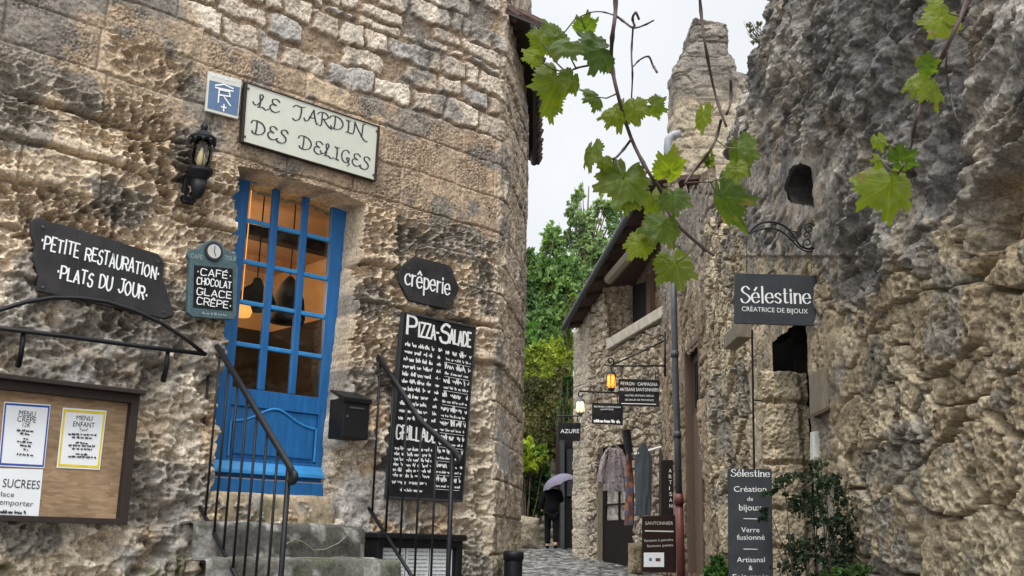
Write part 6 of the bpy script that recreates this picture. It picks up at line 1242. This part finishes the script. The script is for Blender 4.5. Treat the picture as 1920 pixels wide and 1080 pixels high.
# (x, y, radius px, tip direction clockwise from up, tone, tilt x, tilt y, squash)
vine('leafy grape vine hanging across the sky in the middle, with bare forked twigs', [
    ([(1152, -40), (1154, 20), (1148, 70), (1147, 118), (1158, 175), (1183, 258), (1213, 318), (1238, 356), (1258, 406), (1295, 445), (1338, 478)], .005, .004),
    ([(1153, 28), (1172, 42), (1187, 52), (1206, 48), (1226, 38)], .003, .0018), ([(1187, 50), (1184, 100), (1186, 140), (1184, 185)], .0024, .0018), ([(1190, 48), (1186, 34), (1192, 24), (1198, 36)], .003, .003),
    ([(1187, 125), (1200, 112), (1216, 106), (1224, 122), (1232, 136)], .0016, .003), ([(1150, 28), (1128, 22), (1105, 24), (1078, 36)], .0018, .0012),
    ([(1310, -30), (1316, 40), (1326, 105), (1342, 180), (1362, 238)], .0036, .003), ([(1352, 225), (1342, 262), (1325, 292), (1300, 322), (1283, 345)], .0036, .0028), ([(1370, 150), (1370, 190), (1362, 215)], .004, .002),
    ([(1147, 118), (1110, 122), (1080, 128), (1064, 138)], .003, .002), ([(1183, 262), (1165, 285), (1150, 298), (1128, 295)], .0034, .002), ([(1283, 343), (1310, 342), (1332, 341)], .002, .0015)],
    [(1036, 70, 46, -75, .35, .5, .3, 1), (1120, 93, 58, -100, .12, .75, .2, 1), (1098, 50, 30, 20, .25, .9, .3, 1), (998, 106, 26, -110, .95, .5, .2, 1), (1042, 158, 58, -165, .6, .35, -.5, .9), (1115, 182, 34, 250, .35, .85, .2, 1),
     (1166, 205, 44, 200, .75, .4, .5, .9), (1192, 205, 34, 170, .7, .3, .2, .9), (1228, 200, 30, 120, .45, .6, .4, .9), (1106, 288, 42, 190, .5, .4, .9, .75), (1132, 303, 20, 180, .8, .4, .3, 1), (1168, 340, 66, 200, .5, .45, .1, 1),
     (1258, 314, 42, 20, .9, .5, .4, 1), (1264, 372, 40, 180, .25, .6, .2, 1), (1240, 425, 48, 210, .35, .5, .1, 1), (1198, 458, 40, 215, .95, .3, .3, .9), (1268, 500, 52, 170, .65, .5, -.2, 1), (1316, 220, 38, 190, .9, .3, 1.0, .75), (1384, 285, 52, 175, .35, .4, .8, .8), (1354, 375, 76, 165, .2, .5, 1.0, .7), (1176, 375, 34, 190, .7, .5, .3, 1), (1380, 318, 30, 185, .75, .4, .4, .9), (1225, 375, 34, 170, .75, .4, .4, 1), (1060, 85, 40, -140, .3, .6, .4, 1), (1072, 150, 38, 200, .55, .6, -.4, .9), (1014, 78, 34, -60, .5, .7, .3, 1), (1030, 195, 40, 185, .7, .4, .5, .8), (1150, 215, 30, 215, .8, .5, .2, 1), (1150, 330, 40, 230, .7, .4, .3, 1)], 2.55, (1338, 478))
vine('second grape vine shoot with a few backlit leaves, in front of the grey cliff', [
    ([(1826, -30), (1806, 20), (1770, 100), (1736, 170), (1718, 225), (1710, 268)], .0048, .003), ([(1800, 30), (1782, 70), (1774, 120), (1782, 180), (1794, 225), (1800, 250)], .002, .001), ([(1712, 262), (1702, 296), (1690, 318), (1672, 342)], .002, .0015)],
    [(1764, 42, 44, 215, .9, .3, .2, 1), (1760, 8, 30, 250, .8, .5, .3, 1), (1722, 152, 36, 210, .75, .4, .5, .85), (1752, 165, 42, 170, .95, .3, -.4, .9), (1738, 122, 26, 70, .2, .8, .2, 1), (1668, 352, 64, 185, .8, .3, .05, 1), (1622, 340, 34, 235, 1.0, .3, .3, .8), (1648, 264, 22, 170, .85, .4, .3, .8), (1690, 300, 34, 60, .1, .9, .2, 1), (1650, 300, 20, 270, .7, .7, .2, 1)], 2.2, (1710, 268))
